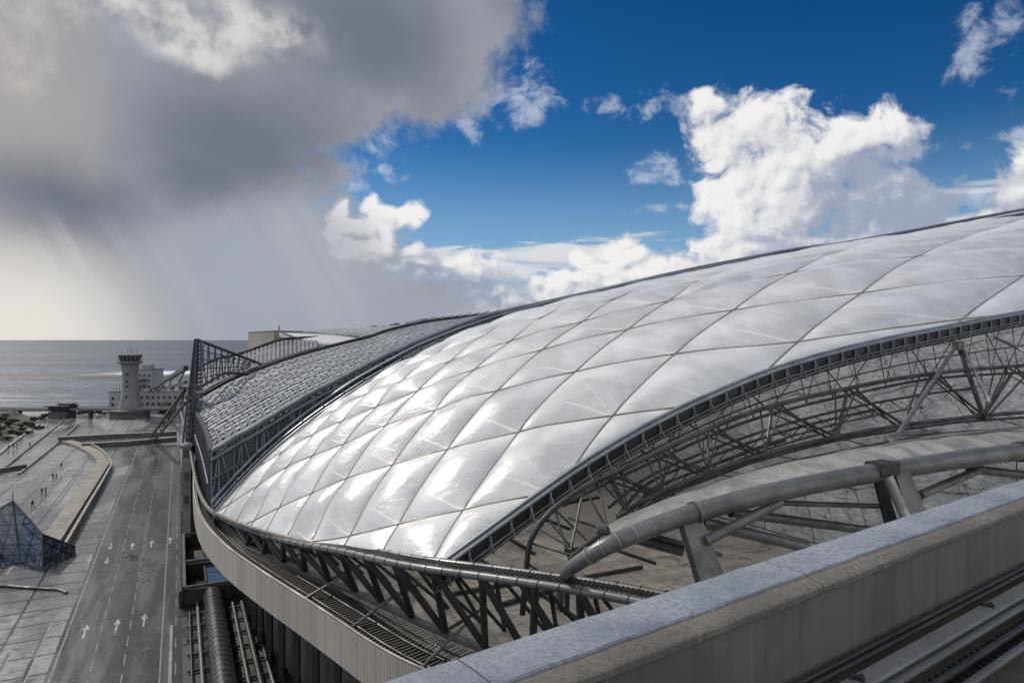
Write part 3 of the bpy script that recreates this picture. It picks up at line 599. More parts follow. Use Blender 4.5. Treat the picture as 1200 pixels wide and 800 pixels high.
# ---------------------------------------------------------------- tower, far buildings
def tower():
    c = PG(152.5, 489); Yc = c[1]; k = Yc/F
    t = thing('control_tower', 'tall pale stone tower flaring to a dark crown at the shore', 'tower', c)
    z = lambda py: (398-py)*k+36
    MB().lathe(c, [(20.5*k,0),(20.5*k,z(483)),(21.5*k,z(482)),(21.5*k,z(479.6)),(14*k,z(479))], 32).build('base', M['dark_wall'], t)
    MB().lathe(c, [(13.4*k,z(479)),(12*k,z(473)),(10.4*k,z(466)),(9.3*k,z(459)),(8.6*k,z(450)),(8.2*k,z(442)),(8.6*k,z(434)),(9.6*k,z(427))], 8).build('shaft', M['stone'], t)
    MB().lathe(c, [(9.6*k,z(427)),(13.2*k,z(425)),(13.4*k,z(423.6)),(10.4*k,z(423.4))], 24).build('gallery', M['stone'], t)
    MB().lathe(c, [(9.9*k,z(423.4)),(10.6*k,z(421)),(12.2*k,z(416.6))], 16).build('cab', M['window'], t)
    for a in range(16):
        an = 2*math.pi*(a+.5)/16; u = V3(math.cos(an), math.sin(an), 0)
        MB().bar(c+u*10*k+V3(0,0,z(423.3)), c+u*12.3*k+V3(0,0,z(416.6)), .28, .28).build('mullion', M['stone'], t)
    MB().lathe(c, [(12.6*k,z(416.6)),(12.9*k,z(415.6)),(12.4*k,z(414.8)),(3*k,z(414.2))], 16).build('crown', M['stone'], t)
    for dx, h in ((-9,2.2),(-6,1.2),(-3,3.0),(0,5.),(2,2.4),(5,1.5),(8,2.6),(-11,1.)):
        MB().tube([c+V3(dx*k,0,z(414.6)), c+V3(dx*k,0,z(414.6)+h*.6)], .1, 5).build('antenna', M['steel_black'], t)
    for py in (464,452,446,438): MB().box(c+V3(.4,-(8.9 if py < 460 else 9.9)*k-.02,z(py)), .7, .5, 1.1).build('window', M['window'], t)
    for a in range(20):
        an = 2*math.pi*a/20; u = V3(math.cos(an), math.sin(an), 0); MB().bar(c+u*13.2*k+V3(0,0,z(423.6)), c+u*13.2*k+V3(0,0,z(423.6)+1.1), .06, .06).build('railing_post', M['steel_black'], t)
tower()
def block(name, label, x0, x1, ytop, Y, depth, rows, cols, m, wsize=(1.2,1.3), parapet=True, rot=0):
    a = P(x0, ytop, Y); b_ = P(x1, ytop, Y); top = a[2]; cx = (a[0]+b_[0])/2; W = b_[0]-a[0]; Hh = top+36
    t = thing(name, label, 'building', (cx, Y+depth/2, -36))
    MB().box((cx, Y+depth/2, -36+Hh/2), W, depth, Hh).build('wall', m, t)
    if parapet:
        r = MB(); r.box((cx, Y+depth/2, top+.15), W+.5, depth+.5, .3); r.build('roof', M['dark_wall'], t)
    for ry in rows:
        for i in range(cols):
            x = a[0]+W*(i+.5)/cols; z = P(0, ry, Y)[2]
            wn_ = MB().box((x, Y-.04, z), wsize[0], .12, wsize[1]).build('window', M['window'], t)
    return t, a, b_, top
t,a,b_,tp = block('shore_building', 'long low white building with two rows of small windows behind the tower', 163, 222, 458.5, 336, 14, (465.5,473), 9, M['plaster'])
for i in range(5): MB().box((a[0]+4+i*4.4, 343, tp+.9+.3*(i%2)), 1.6, 1.6, 1.5+.6*(i%2)).build('roof_vent', M['dark_wall'], t)
MB().lathe((P(192,478,335)[0]+0, 335.4, -33), [(2.6,-3),(2.6,0),(2.2,1.2),(1.2,2.1),(.2,2.4)], 16).build('round_porch', M['dark_wall'], t)
t,a,b_,tp = block('shore_building', 'white block with rooftop antennas left of the tower base', 127.5, 146, 459, 332, 14, (467,474), 2, M['plaster'])
for i in range(5): MB().tube([(a[0]+1+i*1.5, 334, tp), (a[0]+1+i*1.5, 334, tp+1.5+(i*37%3))], .1, 5).build('antenna', M['steel_black'], t)
t,a,b_,tp = block('shore_building', 'taller narrow white block with stacked balconies right of the tower', 161, 177.5, 433, 350, 12, (440,446.5,453), 3, M['plaster'], (1.3,1.2))
for py in (443.5,450,456.5): MB().lathe(P(165.5,py,350), [(3.2,-.4),(3.2,.3),(2.9,.35)], 16).build('balcony', M['stone'], t)
MB().box((P(173.5,431,356)[0], 356, tp+1.2), 4, 5, 2.4).build('stair_head', M['plaster'], t)
# kiosk on the raised road
ka = P(60,490,312)
t = thing('kiosk', 'flat roofed dark kiosk on piers beside the raised road', 'kiosk', (P(75,0,316)[0], 316, -36))
MB().box((P(73,0,316)[0], 316, -34.5), 8.5, 7, 3).build('lower_room', M['dark_wall'], t)
MB().box((P(74,0,316)[0], 316, -31.6), 8.8, 7.4, 1.9).build('upper_room', M['window'], t)
MB().box((P(72.5,0,316)[0], 316, -30.45), 10.6, 9, .4).build('roof', M['steel_dark'], t)
MB().box((P(77,0,316)[0], 317, -29.6), 6.4, 5, .35).build('upper_roof', M['steel_dark'], t)
MB().box((P(77,0,316)[0], 317, -30.05), 5.4, 4, .6).build('lantern', M['window'], t)
MB().tube([(P(68,0,316)[0],316,-30), (P(68,0,316)[0],316,-28.2)], .08, 5).build('mast', M['steel_black'], t)
# raised road
rr = crom([(-330,318,-33.6),(-250,322,-33.2),(-215,318,-32.6),(-180,316,-32.2),(-150,320,-32.2),(-110,322,-32.4)], 50)
t = thing('raised_road', 'raised grey roadway on piers running past the tower foot', 'viaduct', (rr[25][0], rr[25][1], -36))
MB().sweep(rr, [(-3,0),(-3,.9),(-2.8,.9),(-2.8,.5),(2.8,.5),(2.8,.9),(3,.9),(3,0),(1.6,-.5),(-1.6,-.5)]).build('deck', M['stone'], t)
for i in range(2, 49, 4): MB().box((rr[i][0], rr[i][1], (rr[i][2]-.5-36)/2), 1.1, 1.4, rr[i][2]-.5+36).build('pier', M['dark_wall'], t)
# dark earth bank, shrubs
bk = MB(); gr = []
def bank_z(x, y):
    e = 1-abs(x+206+(y-240)*.5)/26; f = min(1, (y-232)/10, (318-y)/8)
    return -36.15+max(0, min(1, e*2))*max(f, 0)*(3.6+2.4*mnoise.noise(Vector((x*.13, y*.13, 0)))+.8*mnoise.noise(Vector((x*.5, y*.5, 3))))
for yy in np.linspace(230, 320, 50): gr.append([(xx, yy, bank_z(xx, yy)) for xx in np.linspace(-285, -160, 70)])
struct('earth_bank', bk.sheet(gr), M['rock'], True)
def shrub(x, y, h, r, seed, label):
    rs = np.random.RandomState(seed); t = thing('shrub', label, 'shrub', (x, y, -36), 'shrubs along the shore road')
    zb = max(-36, bank_z(x, y)-.2)
    MB().tube([(x,y,zb-.4),(x+.1,y,zb+h*.45),(x+.15,y,zb+h*.75)], [.16,.11,.05], 5).build('trunk', M['bark'], t)
    mb = MB()
    for _ in range(380):
        dv = rs.randn(3); dv /= np.linalg.norm(dv); rr_ = rs.rand()**.4; lump = 1+.28*mnoise.noise(Vector(dv*2.1)+Vector((seed,0,0)))
        c = V3(x, y, zb+h*.58)+dv*np.array([r, r, h*.45])*rr_*lump; a1 = rs.randn(3); a1 /= np.linalg.norm(a1); a2 = np.cross(a1, rs.randn(3)); a2 /= np.linalg.norm(a2); s = rs.uniform(.16,.36)
        mb.add([c-a1*s, c+a2*s*.6, c+a1*s, c-a2*s*.6], [(0,1,2,3)])
    mb.build('crown', M['leaf'], t)
spots = [(92,480),(97,481),(103,479),(109,481),(116,480),(122,479),(48,492),(40,494),(30,498),(54,489),(33,508),(26,505),(10,503),(45,503),(3,499),(18,497),(190,479),(197,480),(6,497),(14,500),(24,500),(-4,505),(0,509),(14,508),(22,511),(8,515),(-3,512),(36,501)]
for i, (px, py) in enumerate(spots):
    Yv = 330 if px > 60 and px < 130 else (333 if px >= 130 else 36*800/(py-398)); X = (px-600)/F*Yv
    where = 'row behind the raised road' if 60 < px < 130 else ('low white building' if px >= 130 else 'dark earth bank')
    shrub(X, Yv, 1.1+(i*7%5)*.28, 1.3+(i*3%4)*.35, i, 'dark leafy shrub by the '+where)

# ---------------------------------------------------------------- walkers
def person_mesh(pose):
    """one skinned figure, feet at the origin, facing +Y"""
    if pose == 0: L = dict(kl=(-.1,.22,.5), fl=(-.11,.32,.05), kr=(.1,-.05,.5), fr=(.11,-.36,.1), el=(-.27,-.12,1.12), hl=(-.27,.05,.88), er=(.27,.1,1.12), hr=(.27,.28,.92))
    elif pose == 1: L = dict(kl=(-.11,.03,.5), fl=(-.13,0,.05), kr=(.11,.05,.5), fr=(.14,.03,.05), el=(-.31,-.02,1.14), hl=(-.2,.2,1.05), er=(.3,-.05,1.12), hr=(.3,.06,.86))
    else: L = dict(kl=(-.1,-.04,.5), fl=(-.11,-.3,.1), kr=(.1,.2,.5), fr=(.11,.3,.05), el=(-.28,.06,1.12), hl=(-.27,.22,.9), er=(.28,-.12,1.12), hr=(.27,-.02,.86))
    J = {'pel':(0,0,.95),'sp':(0,0,1.15),'ch':(0,.01,1.36),'nk':(0,.02,1.5),'hd':(0,.04,1.6),'tp':(0,.05,1.74),'hl0':(-.1,0,.9),'hr0':(.1,0,.9),'sl':(-.19,0,1.4),'sr':(.19,0,1.4)}
    J.update(L); J['tl'] = tuple(np.add(L['fl'], (0,.17,-.01))); J['tr'] = tuple(np.add(L['fr'], (0,.17,-.01)))
    for s in 'lr': J['g'+s] = tuple(np.add(L['h'+s], (0,.03,-.09)))
    E_ = [('pel','sp'),('sp','ch'),('ch','nk'),('nk','hd'),('hd','tp'),('pel','hl0'),('hl0','kl'),('kl','fl'),('fl','tl'),('pel','hr0'),('hr0','kr'),('kr','fr'),('fr','tr'),('ch','sl'),('sl','el'),('el','hl'),('hl','gl'),('ch','sr'),('sr','er'),('er','hr'),('hr','gr')]
    R_ = dict(pel=.15,sp=.145,ch=.17,nk=.06,hd=.1,tp=.085,hl0=.11,hr0=.11,kl=.07,kr=.07,fl=.05,fr=.05,tl=.04,tr=.04,sl=.085,sr=.085,el=.05,er=.05,hl=.035,hr=.035,gl=.035,gr=.035)
    ks = list(J); me = bpy.data.meshes.new('body'); me.from_pydata([J[k] for k in ks], [(ks.index(a), ks.index(b)) for a, b in E_], [])
    o = bpy.data.objects.new('tmp', me); C.objects.link(o); md = o.modifiers.new('s', 'SKIN'); sv = me.skin_vertices[0].data
    for i, k in enumerate(ks): sv[i].radius = (R_[k], R_[k]*(.75 if k in ('pel','sp','ch') else 1)); sv[i].use_root = (i == 0)
    o.modifiers.new('u', 'SUBSURF').levels = 1
    dg = bpy.context.evaluated_depsgraph_get(); out = bpy.data.meshes.new_from_object(o.evaluated_get(dg)); bpy.data.objects.remove(o)
    out.shade_smooth(); out.materials.append(M['cloth_dark']); return out
pm = [person_mesh(k) for k in range(3)]
hm = MB().lathe((0,0,0), [(.02,-.02),(.105,0),(.115,.06),(.09,.13),(.03,.165)], 10)
wk = [(72,549,0,1.2,'walking alone on the paving farthest from the pavilion'),(62,562,1,.2,'standing on the left in the middle pair of walkers'),(66,562,0,2.4,'walking on the right in the middle pair of walkers'),
      (49,580,0,2.9,'walking on the left in the nearer pair behind the pavilion'),(53.5,580,1,-.6,'standing on the right in the nearer pair behind the pavilion'),(38,595,0,1.,'walking alone just behind the pavilion peak'),
      (35,524,2,.6,'walking alone near the slanting dark kerbs'),(20,525,1,1.9,'standing in the group by the earth bank, rightmost of three'),(16,526,0,.3,'walking in the group by the earth bank, middle of three'),(10,526,2,2.2,'walking in the group by the earth bank, leftmost of three'),
      (56,503,0,2.,'walking far off beside the kiosk')]
for px, py, ps, ry, wh in wk:
    g0 = PG(px, py); o = bpy.data.objects.new('person', pm[ps]); C.objects.link(o); o.location = (g0[0], g0[1], g0[2]+H+.005); o.rotation_euler = (0,0,ry)
    tag(o, 'person in dark clothes '+wh, 'person', 'people walking on the plaza')
    hme = hm.build('hair', M['hair'], o); hme.location = (0,.04,1.62); hme.data.transform(__import__('mathutils').Matrix.Translation(-Vector((0,0,H)) + Vector((g0[0], g0[1], g0[2]+H+.005))))

for i, (q, u) in enumerate(((-7.2,96),(-3.9,118),(-10.4,131),(-6.9,152),(-3.6,90))):
    a = QU(q, u, -35.985); mh = MB().lathe(a, [(.45,0),(.45,.02),(.38,.03),(.36,.022)], 20).build('manhole_cover', M['steel_black'], None)
    tag(mh, 'round dark manhole cover in the wet road, %s' % ['second nearest of five','third nearest of five','fourth nearest of five','farthest of five','nearest of five'][i], 'manhole cover', 'manhole covers in the road')
db = MB(); rsx = np.random.RandomState(5)
for _ in range(70):
    c = PG(rsx.normal(154,3.2), rsx.normal(652,1.6)) if _ < 50 else PG(rsx.normal(160,16), rsx.normal(664,12)); s_ = rsx.uniform(.05,.2)
    db.box(c+V3(0,0,s_*.25), s_*rsx.uniform(.6,2.2), s_, s_*.5, rsx.uniform(0,3))
o = db.build('rubble', M['steel_black'], None); o['kind'] = 'stuff'; o['label'] = 'dark debris scattered on the wet road past the arrows'; o['category'] = 'debris'
# ---------------------------------------------------------------- translucent cushion roof
TS=[[-0.87, -0.748, -0.621, -0.486, -0.341, -0.184, -0.017, 0.155, 0.325, 0.491, 0.648, 0.799, 0.943, 1.082, 1.219], [-0.791, -0.674, -0.553, -0.424, -0.284, -0.131, 0.035, 0.207, 0.377, 0.539, 0.693, 0.838, 0.978, 1.114, 1.248], [-0.708, -0.596, -0.482, -0.361, -0.228, -0.08, 0.086, 0.261, 0.43, 0.589, 0.737, 0.877, 1.012, 1.144, 1.275], [-0.618, -0.513, -0.406, -0.295, -0.174, -0.033, 0.134, 0.317, 0.486, 0.638, 0.779, 0.912, 1.042, 1.17, 1.297], [-0.518, -0.42, -0.321, -0.222, -0.115, 0.01, 0.177, 0.376, 0.541, 0.684, 0.815, 0.941, 1.066, 1.19, 1.314], [-0.408, -0.315, -0.224, -0.134, -0.045, 0.056, 0.214, 0.437, 0.588, 0.717, 0.84, 0.961, 1.082, 1.203, 1.325], [-0.291, -0.201, -0.113, -0.028, 0.056, 0.147, 0.261, 0.462, 0.603, 0.729, 0.852, 0.972, 1.092, 1.212, 1.332], [-0.168, -0.082, 0.003, 0.086, 0.157, 0.235, 0.319, 0.427, 0.585, 0.725, 0.854, 0.977, 1.098, 1.218, 1.336], [-0.046, 0.037, 0.119, 0.198, 0.269, 0.317, 0.394, 0.464, 0.595, 0.731, 0.861, 0.985, 1.106, 1.225, 1.342], [0.073, 0.153, 0.232, 0.307, 0.379, 0.416, 0.471, 0.537, 0.641, 0.76, 0.882, 1.003, 1.122, 1.238, 1.353], [0.188, 0.266, 0.344, 0.421, 0.494, 0.535, 0.548, 0.617, 0.703, 0.807, 0.919, 1.033, 1.147, 1.259, 1.37], [0.296, 0.371, 0.446, 0.518, 0.583, 0.634, 0.656, 0.695, 0.774, 0.868, 0.97, 1.076, 1.183, 1.29, 1.396], [0.397, 0.468, 0.54, 0.61, 0.677, 0.733, 0.761, 0.798, 0.861, 0.942, 1.033, 1.13, 1.23, 1.33, 1.431], [0.49, 0.558, 0.625, 0.689, 0.75, 0.814, 0.854, 0.895, 0.952, 1.023, 1.105, 1.193, 1.285, 1.38, 1.475], [0.578, 0.643, 0.707, 0.769, 0.828, 0.888, 0.937, 0.984, 1.04, 1.106, 1.181, 1.262, 1.348, 1.436, 1.526], [0.663, 0.725, 0.787, 0.847, 0.906, 0.963, 1.016, 1.068, 1.124, 1.188, 1.258, 1.334, 1.415, 1.498, 1.583], [0.745, 0.806, 0.866, 0.925, 0.983, 1.04, 1.094, 1.149, 1.206, 1.269, 1.336, 1.409, 1.485, 1.564, 1.645], [0.825, 0.885, 0.944, 1.002, 1.06, 1.116, 1.172, 1.228, 1.286, 1.348, 1.414, 1.484, 1.558, 1.634, 1.711], [0.904, 0.963, 1.021, 1.079, 1.137, 1.193, 1.25, 1.306, 1.365, 1.427, 1.492, 1.56, 1.631, 1.705, 1.779], [0.982, 1.041, 1.099, 1.156, 1.213, 1.27, 1.327, 1.384, 1.443, 1.505, 1.569, 1.636, 1.706, 1.778, 1.85], [1.06, 1.118, 1.176, 1.233, 1.29, 1.347, 1.404, 1.462, 1.521, 1.582, 1.646, 1.712, 1.781, 1.851, 1.922], [1.137, 1.195, 1.253, 1.31, 1.367, 1.424, 1.481, 1.539, 1.598, 1.659, 1.723, 1.788, 1.856, 1.925, 1.996]]
TW=[[6.745, 7.961, 9.203, 10.481, 11.789, 13.104, 14.385, 15.587, 16.69, 17.697, 18.627, 19.502, 20.344, 21.168, 21.984], [5.611, 6.797, 8.009, 9.26, 10.553, 11.869, 13.16, 14.359, 15.441, 16.419, 17.321, 18.175, 19.001, 19.815, 20.626], [4.507, 5.653, 6.822, 8.033, 9.302, 10.622, 11.94, 13.138, 14.193, 15.136, 16.007, 16.838, 17.651, 18.459, 19.266], [3.466, 4.556, 5.664, 6.811, 8.027, 9.337, 10.713, 11.914, 12.932, 13.833, 14.674, 15.488, 16.294, 17.099, 17.906], [2.521, 3.547, 4.578, 5.63, 6.738, 7.97, 9.426, 10.65, 11.63, 12.493, 13.316, 14.127, 14.936, 15.746, 16.558], [1.707, 2.671, 3.627, 4.575, 5.527, 6.512, 7.794, 9.276, 10.252, 11.106, 11.94, 12.769, 13.596, 14.42, 15.241], [1.051, 1.969, 2.875, 3.775, 4.695, 5.665, 6.662, 7.972, 8.834, 9.706, 10.586, 11.455, 12.309, 13.149, 13.981], [0.557, 1.445, 2.324, 3.199, 4.107, 4.98, 5.805, 6.575, 7.419, 8.393, 9.339, 10.245, 11.119, 11.969, 12.804], [0.208, 1.08, 1.949, 2.822, 3.711, 4.432, 5.156, 5.799, 6.54, 7.412, 8.314, 9.203, 10.068, 10.909, 11.736], [-0.028, 0.831, 1.689, 2.545, 3.403, 4.044, 4.659, 5.245, 5.907, 6.677, 7.502, 8.34, 9.17, 9.986, 10.791], [-0.192, 0.653, 1.501, 2.343, 3.152, 3.796, 4.233, 4.8, 5.411, 6.108, 6.861, 7.638, 8.421, 9.199, 9.971], [-0.319, 0.506, 1.331, 2.146, 2.913, 3.53, 4.015, 4.437, 5.019, 5.666, 6.357, 7.074, 7.804, 8.538, 9.272], [-0.436, 0.363, 1.158, 1.937, 2.678, 3.356, 3.841, 4.26, 4.765, 5.339, 5.963, 6.62, 7.298, 7.986, 8.678], [-0.557, 0.215, 0.981, 1.731, 2.458, 3.198, 3.675, 4.094, 4.556, 5.075, 5.642, 6.247, 6.876, 7.521, 8.174], [-0.69, 0.056, 0.796, 1.524, 2.232, 2.906, 3.427, 3.88, 4.339, 4.831, 5.361, 5.925, 6.516, 7.123, 7.74], [-0.839, -0.118, 0.597, 1.299, 1.975, 2.606, 3.147, 3.631, 4.101, 4.586, 5.097, 5.635, 6.195, 6.773, 7.361], [-1.008, -0.31, 0.381, 1.057, 1.706, 2.313, 2.861, 3.364, 3.849, 4.336, 4.839, 5.36, 5.901, 6.456, 7.02], [-1.195, -0.518, 0.152, 0.806, 1.434, 2.027, 2.577, 3.092, 3.588, 4.081, 4.581, 5.094, 5.621, 6.16, 6.707], [-1.399, -0.739, -0.086, 0.551, 1.164, 1.747, 2.297, 2.819, 3.324, 3.821, 4.322, 4.83, 5.349, 5.877, 6.412], [-1.616, -0.97, -0.331, 0.293, 0.896, 1.472, 2.022, 2.548, 3.058, 3.559, 4.061, 4.567, 5.081, 5.602, 6.128], [-1.844, -1.207, -0.579, 0.036, 0.63, 1.202, 1.75, 2.278, 2.791, 3.296, 3.798, 4.303, 4.814, 5.331, 5.851], [-2.077, -1.449, -0.828, -0.221, 0.367, 0.934, 1.481, 2.01, 2.524, 3.031, 3.534, 4.039, 4.547, 5.061, 5.578]]
TS = np.array(TS); TW = np.array(TW); I0, J0 = -7, -3
A0 = np.array([-5, 45.]); B0 = np.array([-32, 74.])
AT = [0.4,3,5.6,9,12.6,16.5,20.6,25,29.8,34.9,40.4,46.4,53,60.1,67.9,90,130]; AZ = [-14.62,-13.2,-11.8,-9.97,-8.21,-6.59,-5.13,-3.78,-2.47,-1.43,-.47,.41,1.28,2.23,3.18,5.2,7.6]
BT = [-.2,2.2,5.8,10.5,16.4,23.9,30.7,35.6,46.1,57.7,75.9,89,101.5,125.2,153.4,190]; BZ = [-18.94,-16.12,-12.63,-9.04,-5.28,-1.37,1.2,2.69,5.3,7.94,11.66,13.98,16.14,19.97,25.41,31]
def ext(t, T, Z):
    return np.interp(t, T, Z)+np.minimum(0, t-T[0])*(Z[1]-Z[0])/(T[1]-T[0])
def gsm(t, T, Z, h=1.6): return sum(ext(t+o*h, T, Z)*w_ for o, w_ in ((-1,.25),(0,.5),(1,.25)))
zA = lambda t: gsm(np.asarray(t, float), AT, AZ); zB = lambda t: gsm(np.asarray(t, float), BT, BZ)
def S3(s, t):
    s = np.asarray(s, float); t = np.asarray(t, float)
    x = A0[0]*(1-s)+B0[0]*s+bD[0]*t; y = A0[1]*(1-s)+B0[1]*s+bD[1]*t
    z = zA(t)*(1-s)+zB(t)*s+3.5*4*s*(1-s)*np.clip(t/12, 0, 1)
    return np.stack([x, y, z], -1)
def tedge(s): return -.5*4*s*(1-s)
def cub(tab, i, j):
    fi = i-I0; fj = j-J0; a = np.clip(np.floor(fi).astype(int), 1, tab.shape[0]-3); b_ = np.clip(np.floor(fj).astype(int), 1, tab.shape[1]-3); u = fi-a; v = fj-b_
    def wgt(t): return [(-t+2*t*t-t**3)/2, (2-5*t*t+3*t**3)/2, (t+4*t*t-3*t**3)/2, (-t*t+t**3)/2]
    wu, wv = wgt(u), wgt(v); r = 0
    for m_ in range(4):
        for n_ in range(4): r = r+wu[m_]*wv[n_]*tab[a+m_-1, b_+n_-1]
    return r
def st(i, j): s = cub(TS, i, j); w_ = cub(TW, i, j); return s, w_*w_-6
NG = 18
roof = thing('cushion_roof', 'huge white quilted membrane roof of diamond shaped air cushions', 'roof', (A0[0], A0[1], -36))
ncell = 0
gx = (1-np.cos(np.pi*np.linspace(0, 1, NG+1)))/2
for i in range(-6, 13):
    for j in range(-2, 10):
        U, Vv = np.meshgrid(gx, gx, indexing='ij'); s, t = st(i+U, j+Vv)
        if s.max() < .01 or s.min() > .99 or t.max() < -.2 or t.min() > 165: continue
        sc_ = np.clip(s, 0, 1); te = tedge(sc_); tc_ = np.maximum(t, te)
        Pn = S3(sc_, tc_)
        e = .05; du = S3(sc_+.004, tc_)-S3(sc_-.004, tc_); dv = S3(sc_, tc_+e)-S3(sc_, tc_-e); n_ = np.cross(dv, du); n_ /= np.linalg.norm(n_, axis=-1)[..., None]; n_ *= np.sign(n_[..., 2:3])
        cs = S3(*[np.array(a) for a in st(np.array([i, i+1., i+1, i]), np.array([j, j, j+1., j+1.]))]); size = min(np.linalg.norm(cs[0]-cs[2]), np.linalg.norm(cs[1]-cs[3]))
        hgt = min(3., .115*size-.1)
        prof = (4*U*(1-U)*4*Vv*(1-Vv))**.72
        L0 = 39.6; ds = np.minimum(np.clip(s, 0, 1), 1-np.clip(s, 0, 1))*L0; dt = np.clip((t-te)*.9, 0, 9)
        bnd = np.clip(np.minimum(ds, dt)/2.2, 0, 1)**.6
        wr = .03*np.sin(U*23+Vv*5+i)*np.sin(Vv*9+j)*prof
        Pn = Pn+n_*((hgt*prof+wr)*bnd)[..., None]
        ok = (s > -.0)&(s < 1)&(t > te)
        idx = np.arange((NG+1)**2).reshape(NG+1, NG+1); fs = []
        for a in range(NG):
            for b_ in range(NG):
                if ok[a, b_] or ok[a+1, b_] or ok[a+1, b_+1] or ok[a, b_+1]:
                    q = [Pn[a, b_], Pn[a+1, b_], Pn[a+1, b_+1], Pn[a, b_+1]]
                    if np.linalg.norm(np.cross(q[2]-q[0], q[3]-q[1])) > 2e-3: fs.append((idx[a, b_], idx[a, b_+1], idx[a+1, b_+1], idx[a+1, b_]))
        if len(fs) < 3: continue
        used = sorted({v for f in fs for v in f}); mp = {v: k for k, v in enumerate(used)}
        pts = Pn.reshape(-1, 3)[used]; uvs = np.stack([U.ravel()[used], Vv.ravel()[used]], 1)
        k_ = pts[:, 0]/pts[:, 1]*F+600
        if k_.min() > 1330: continue
        mb = MB(); mb.v = [tuple(p_) for p_ in pts]; mb.f = [tuple(mp[v] for v in f) for f in fs]
        mb.build('cushion', M['membrane'], roof, 'all', uvs); ncell += 1
print('cushions', ncell)
# clamping bars along the seams
def seam(f, lo, hi, n=260):
    x = np.linspace(lo, hi, n); s, t = f(x); ok = (s >= -.003)&(s <= 1.003)&(t >= tedge(np.clip(s, 0, 1))-.03)&(t < 165); P3 = S3(s, t); P3[:, 2] += .06; runs = []; cur = []
    for k in range(n):
        if ok[k] and P3[k][0]/P3[k][1]*F+600 < 1330: cur.append(P3[k])
        else:
            if len(cur) > 3: runs.append(np.array(cur))
            cur = []
    if len(cur) > 3: runs.append(np.array(cur))
    for r_ in runs: MB().tube(r_, .05, 5).build('seam_bar', M['seam'], roof, True)
M['seam'] = simple('tan aluminium seam', (.25,.22,.19), (.16,.14,.12), .45, .6, .3, 1.)
for i in range(-6, 14): seam(lambda x: st(np.full_like(x, i), x), -2, 10)
for j in range(-2, 11): seam(lambda x: st(x, np.full_like(x, j)), -6, 13)
# edge beams
ta = np.linspace(-.3, 118, 150); EA = S3(np.zeros_like(ta), ta); tb = np.linspace(-.3, 175, 180); EB = S3(np.ones_like(tb), tb)
MB().sweep(offs(EA, -.18, .02), [(-.16,-.12),(-.16,.1),(.16,.1),(.16,-.12)]).build('edge_rail', M['steel_blue'], roof)
MB().sweep(offs(EB, .2, .0), [(-.2,-.3),(-.2,.12),(.2,.12),(.2,-.3)]).build('edge_rail', M['steel_blue'], roof)
ts_ = np.linspace(0, 1, 60); ER = S3(ts_, tedge(ts_)); ER = ER[::-1]
MB().sweep(offs(ER, -.15, .0), [(-.14,-.12),(-.14,.08),(.14,.08),(.14,-.12)]).build('edge_rail', M['seam'], roof)

# --- deep edge girder below the front arch
gir = thing('edge_girder', 'dark curved edge girder with short brackets along the front of the white roof', 'girder', (A0[0], A0[1], -36))
EA2 = offs(EA, -.45)
MB().sweep(offs(EA2, 0), [(-.05,-1.35),(-.05,-.16),(.05,-.16),(.05,-1.35)]).build('web_plate', M['steel_black'], gir)
MB().tube(offs(EA2, -.15, -.2), .13, 8).build('top_chord', M['steel_blue'], gir, True)
MB().tube(offs(EA2, -.1, -1.42), .17, 8).build('bottom_chord', M['steel_dark'], gir, True)
MB().tube(offs(EA2, -.45, -1.0), .07, 6).build('cable_tube', M['steel_mid'], gir, True)
MB().tube(offs(EA2, -.55, -1.25), .06, 6).build('cable_tube', M['steel_mid'], gir, True)
LA = length(EA2)
for x in np.arange(1., LA-1, 1.75):
    p0 = at_len(EA2, x); tt = at_len(EA2, x+.3)-p0; sd_ = V3(tt[1], -tt[0], 0); sd_ /= np.linalg.norm(sd_)
    if p0[0]/p0[1]*F+600 > 1230: break
    mb = MB(); mb.bar(p0+sd_*.16+V3(0,0,-.16), p0+sd_*.16+V3(0,0,-1.4), .2, .1, sd_); mb.bar(p0+sd_*.2+V3(0,0,-.55), p0+sd_*.75+V3(0,0,-1.3), .07, .07); mb.bar(p0+sd_*.2+V3(0,0,-1.36), p0+sd_*.8+V3(0,0,-1.36), .08, .08)
    mb.build('bracket', M['steel_blue'], gir)

# --- inner arch truss
trs = thing('arch_truss', 'curved lattice truss of dark tubes hanging under the front roof edge', 'truss', (7, 45, -36))
def cur(pts, c, n=110): return crom([PL(px, py, c) for px, py in pts], n)
U1 = cur([(612,720),(616,680),(620,640),(630,618),(650,595),(684,571),(716,556),(768,531),(800,516),(850,494),(907,475),(993,455),(1090,438),(1200,428),(1330,418)], 39.6)
U2 = cur([(660,592),(700,571),(760,543),(800,525),(850,503),(907,484),(993,463),(1090,444),(1200,436),(1330,426)], 41.2)
L1 = cur([(724,606),(748,590),(772,579),(800,567),(833,553),(897,532),(980,512),(1060,498),(1153,487),(1200,483),(1330,476)], 38.1)
L2 = cur([(724,612),(772,585),(833,558),(897,537),(980,516),(1060,503),(1153,492),(1330,482)], 39.6)
P1 = cur([(664,720),(667,662),(676,648),(712,620),(750,601),(800,583),(900,548),(1013,524),(1100,509),(1200,502),(1330,497)], 36.6)
for c_, r, nm in ((U1,.19,'top_chord'),(U2,.13,'top_chord'),(L1,.19,'bottom_chord'),(L2,.13,'bottom_chord'),(P1,.16,'lower_rail')): MB().tube(c_, r, 8).build(nm, M['steel_dark'], trs, True)
def onpx(c_, px):
    k = c_[:, 0]/c_[:, 1]*F+600; o = np.argsort(k); return np.array([np.interp(px, k[o], c_[o, a]) for a in range(3)])
bn = [(748,722),(780,745),(830,793),(897,868),(980,960),(1060,1050),(1153,1140),(1260,1250)]
tn_ = [716,772,830,905,993,1092,1180,1290]
bt_ = [735,775,830,897,980,1060,1153,1262]
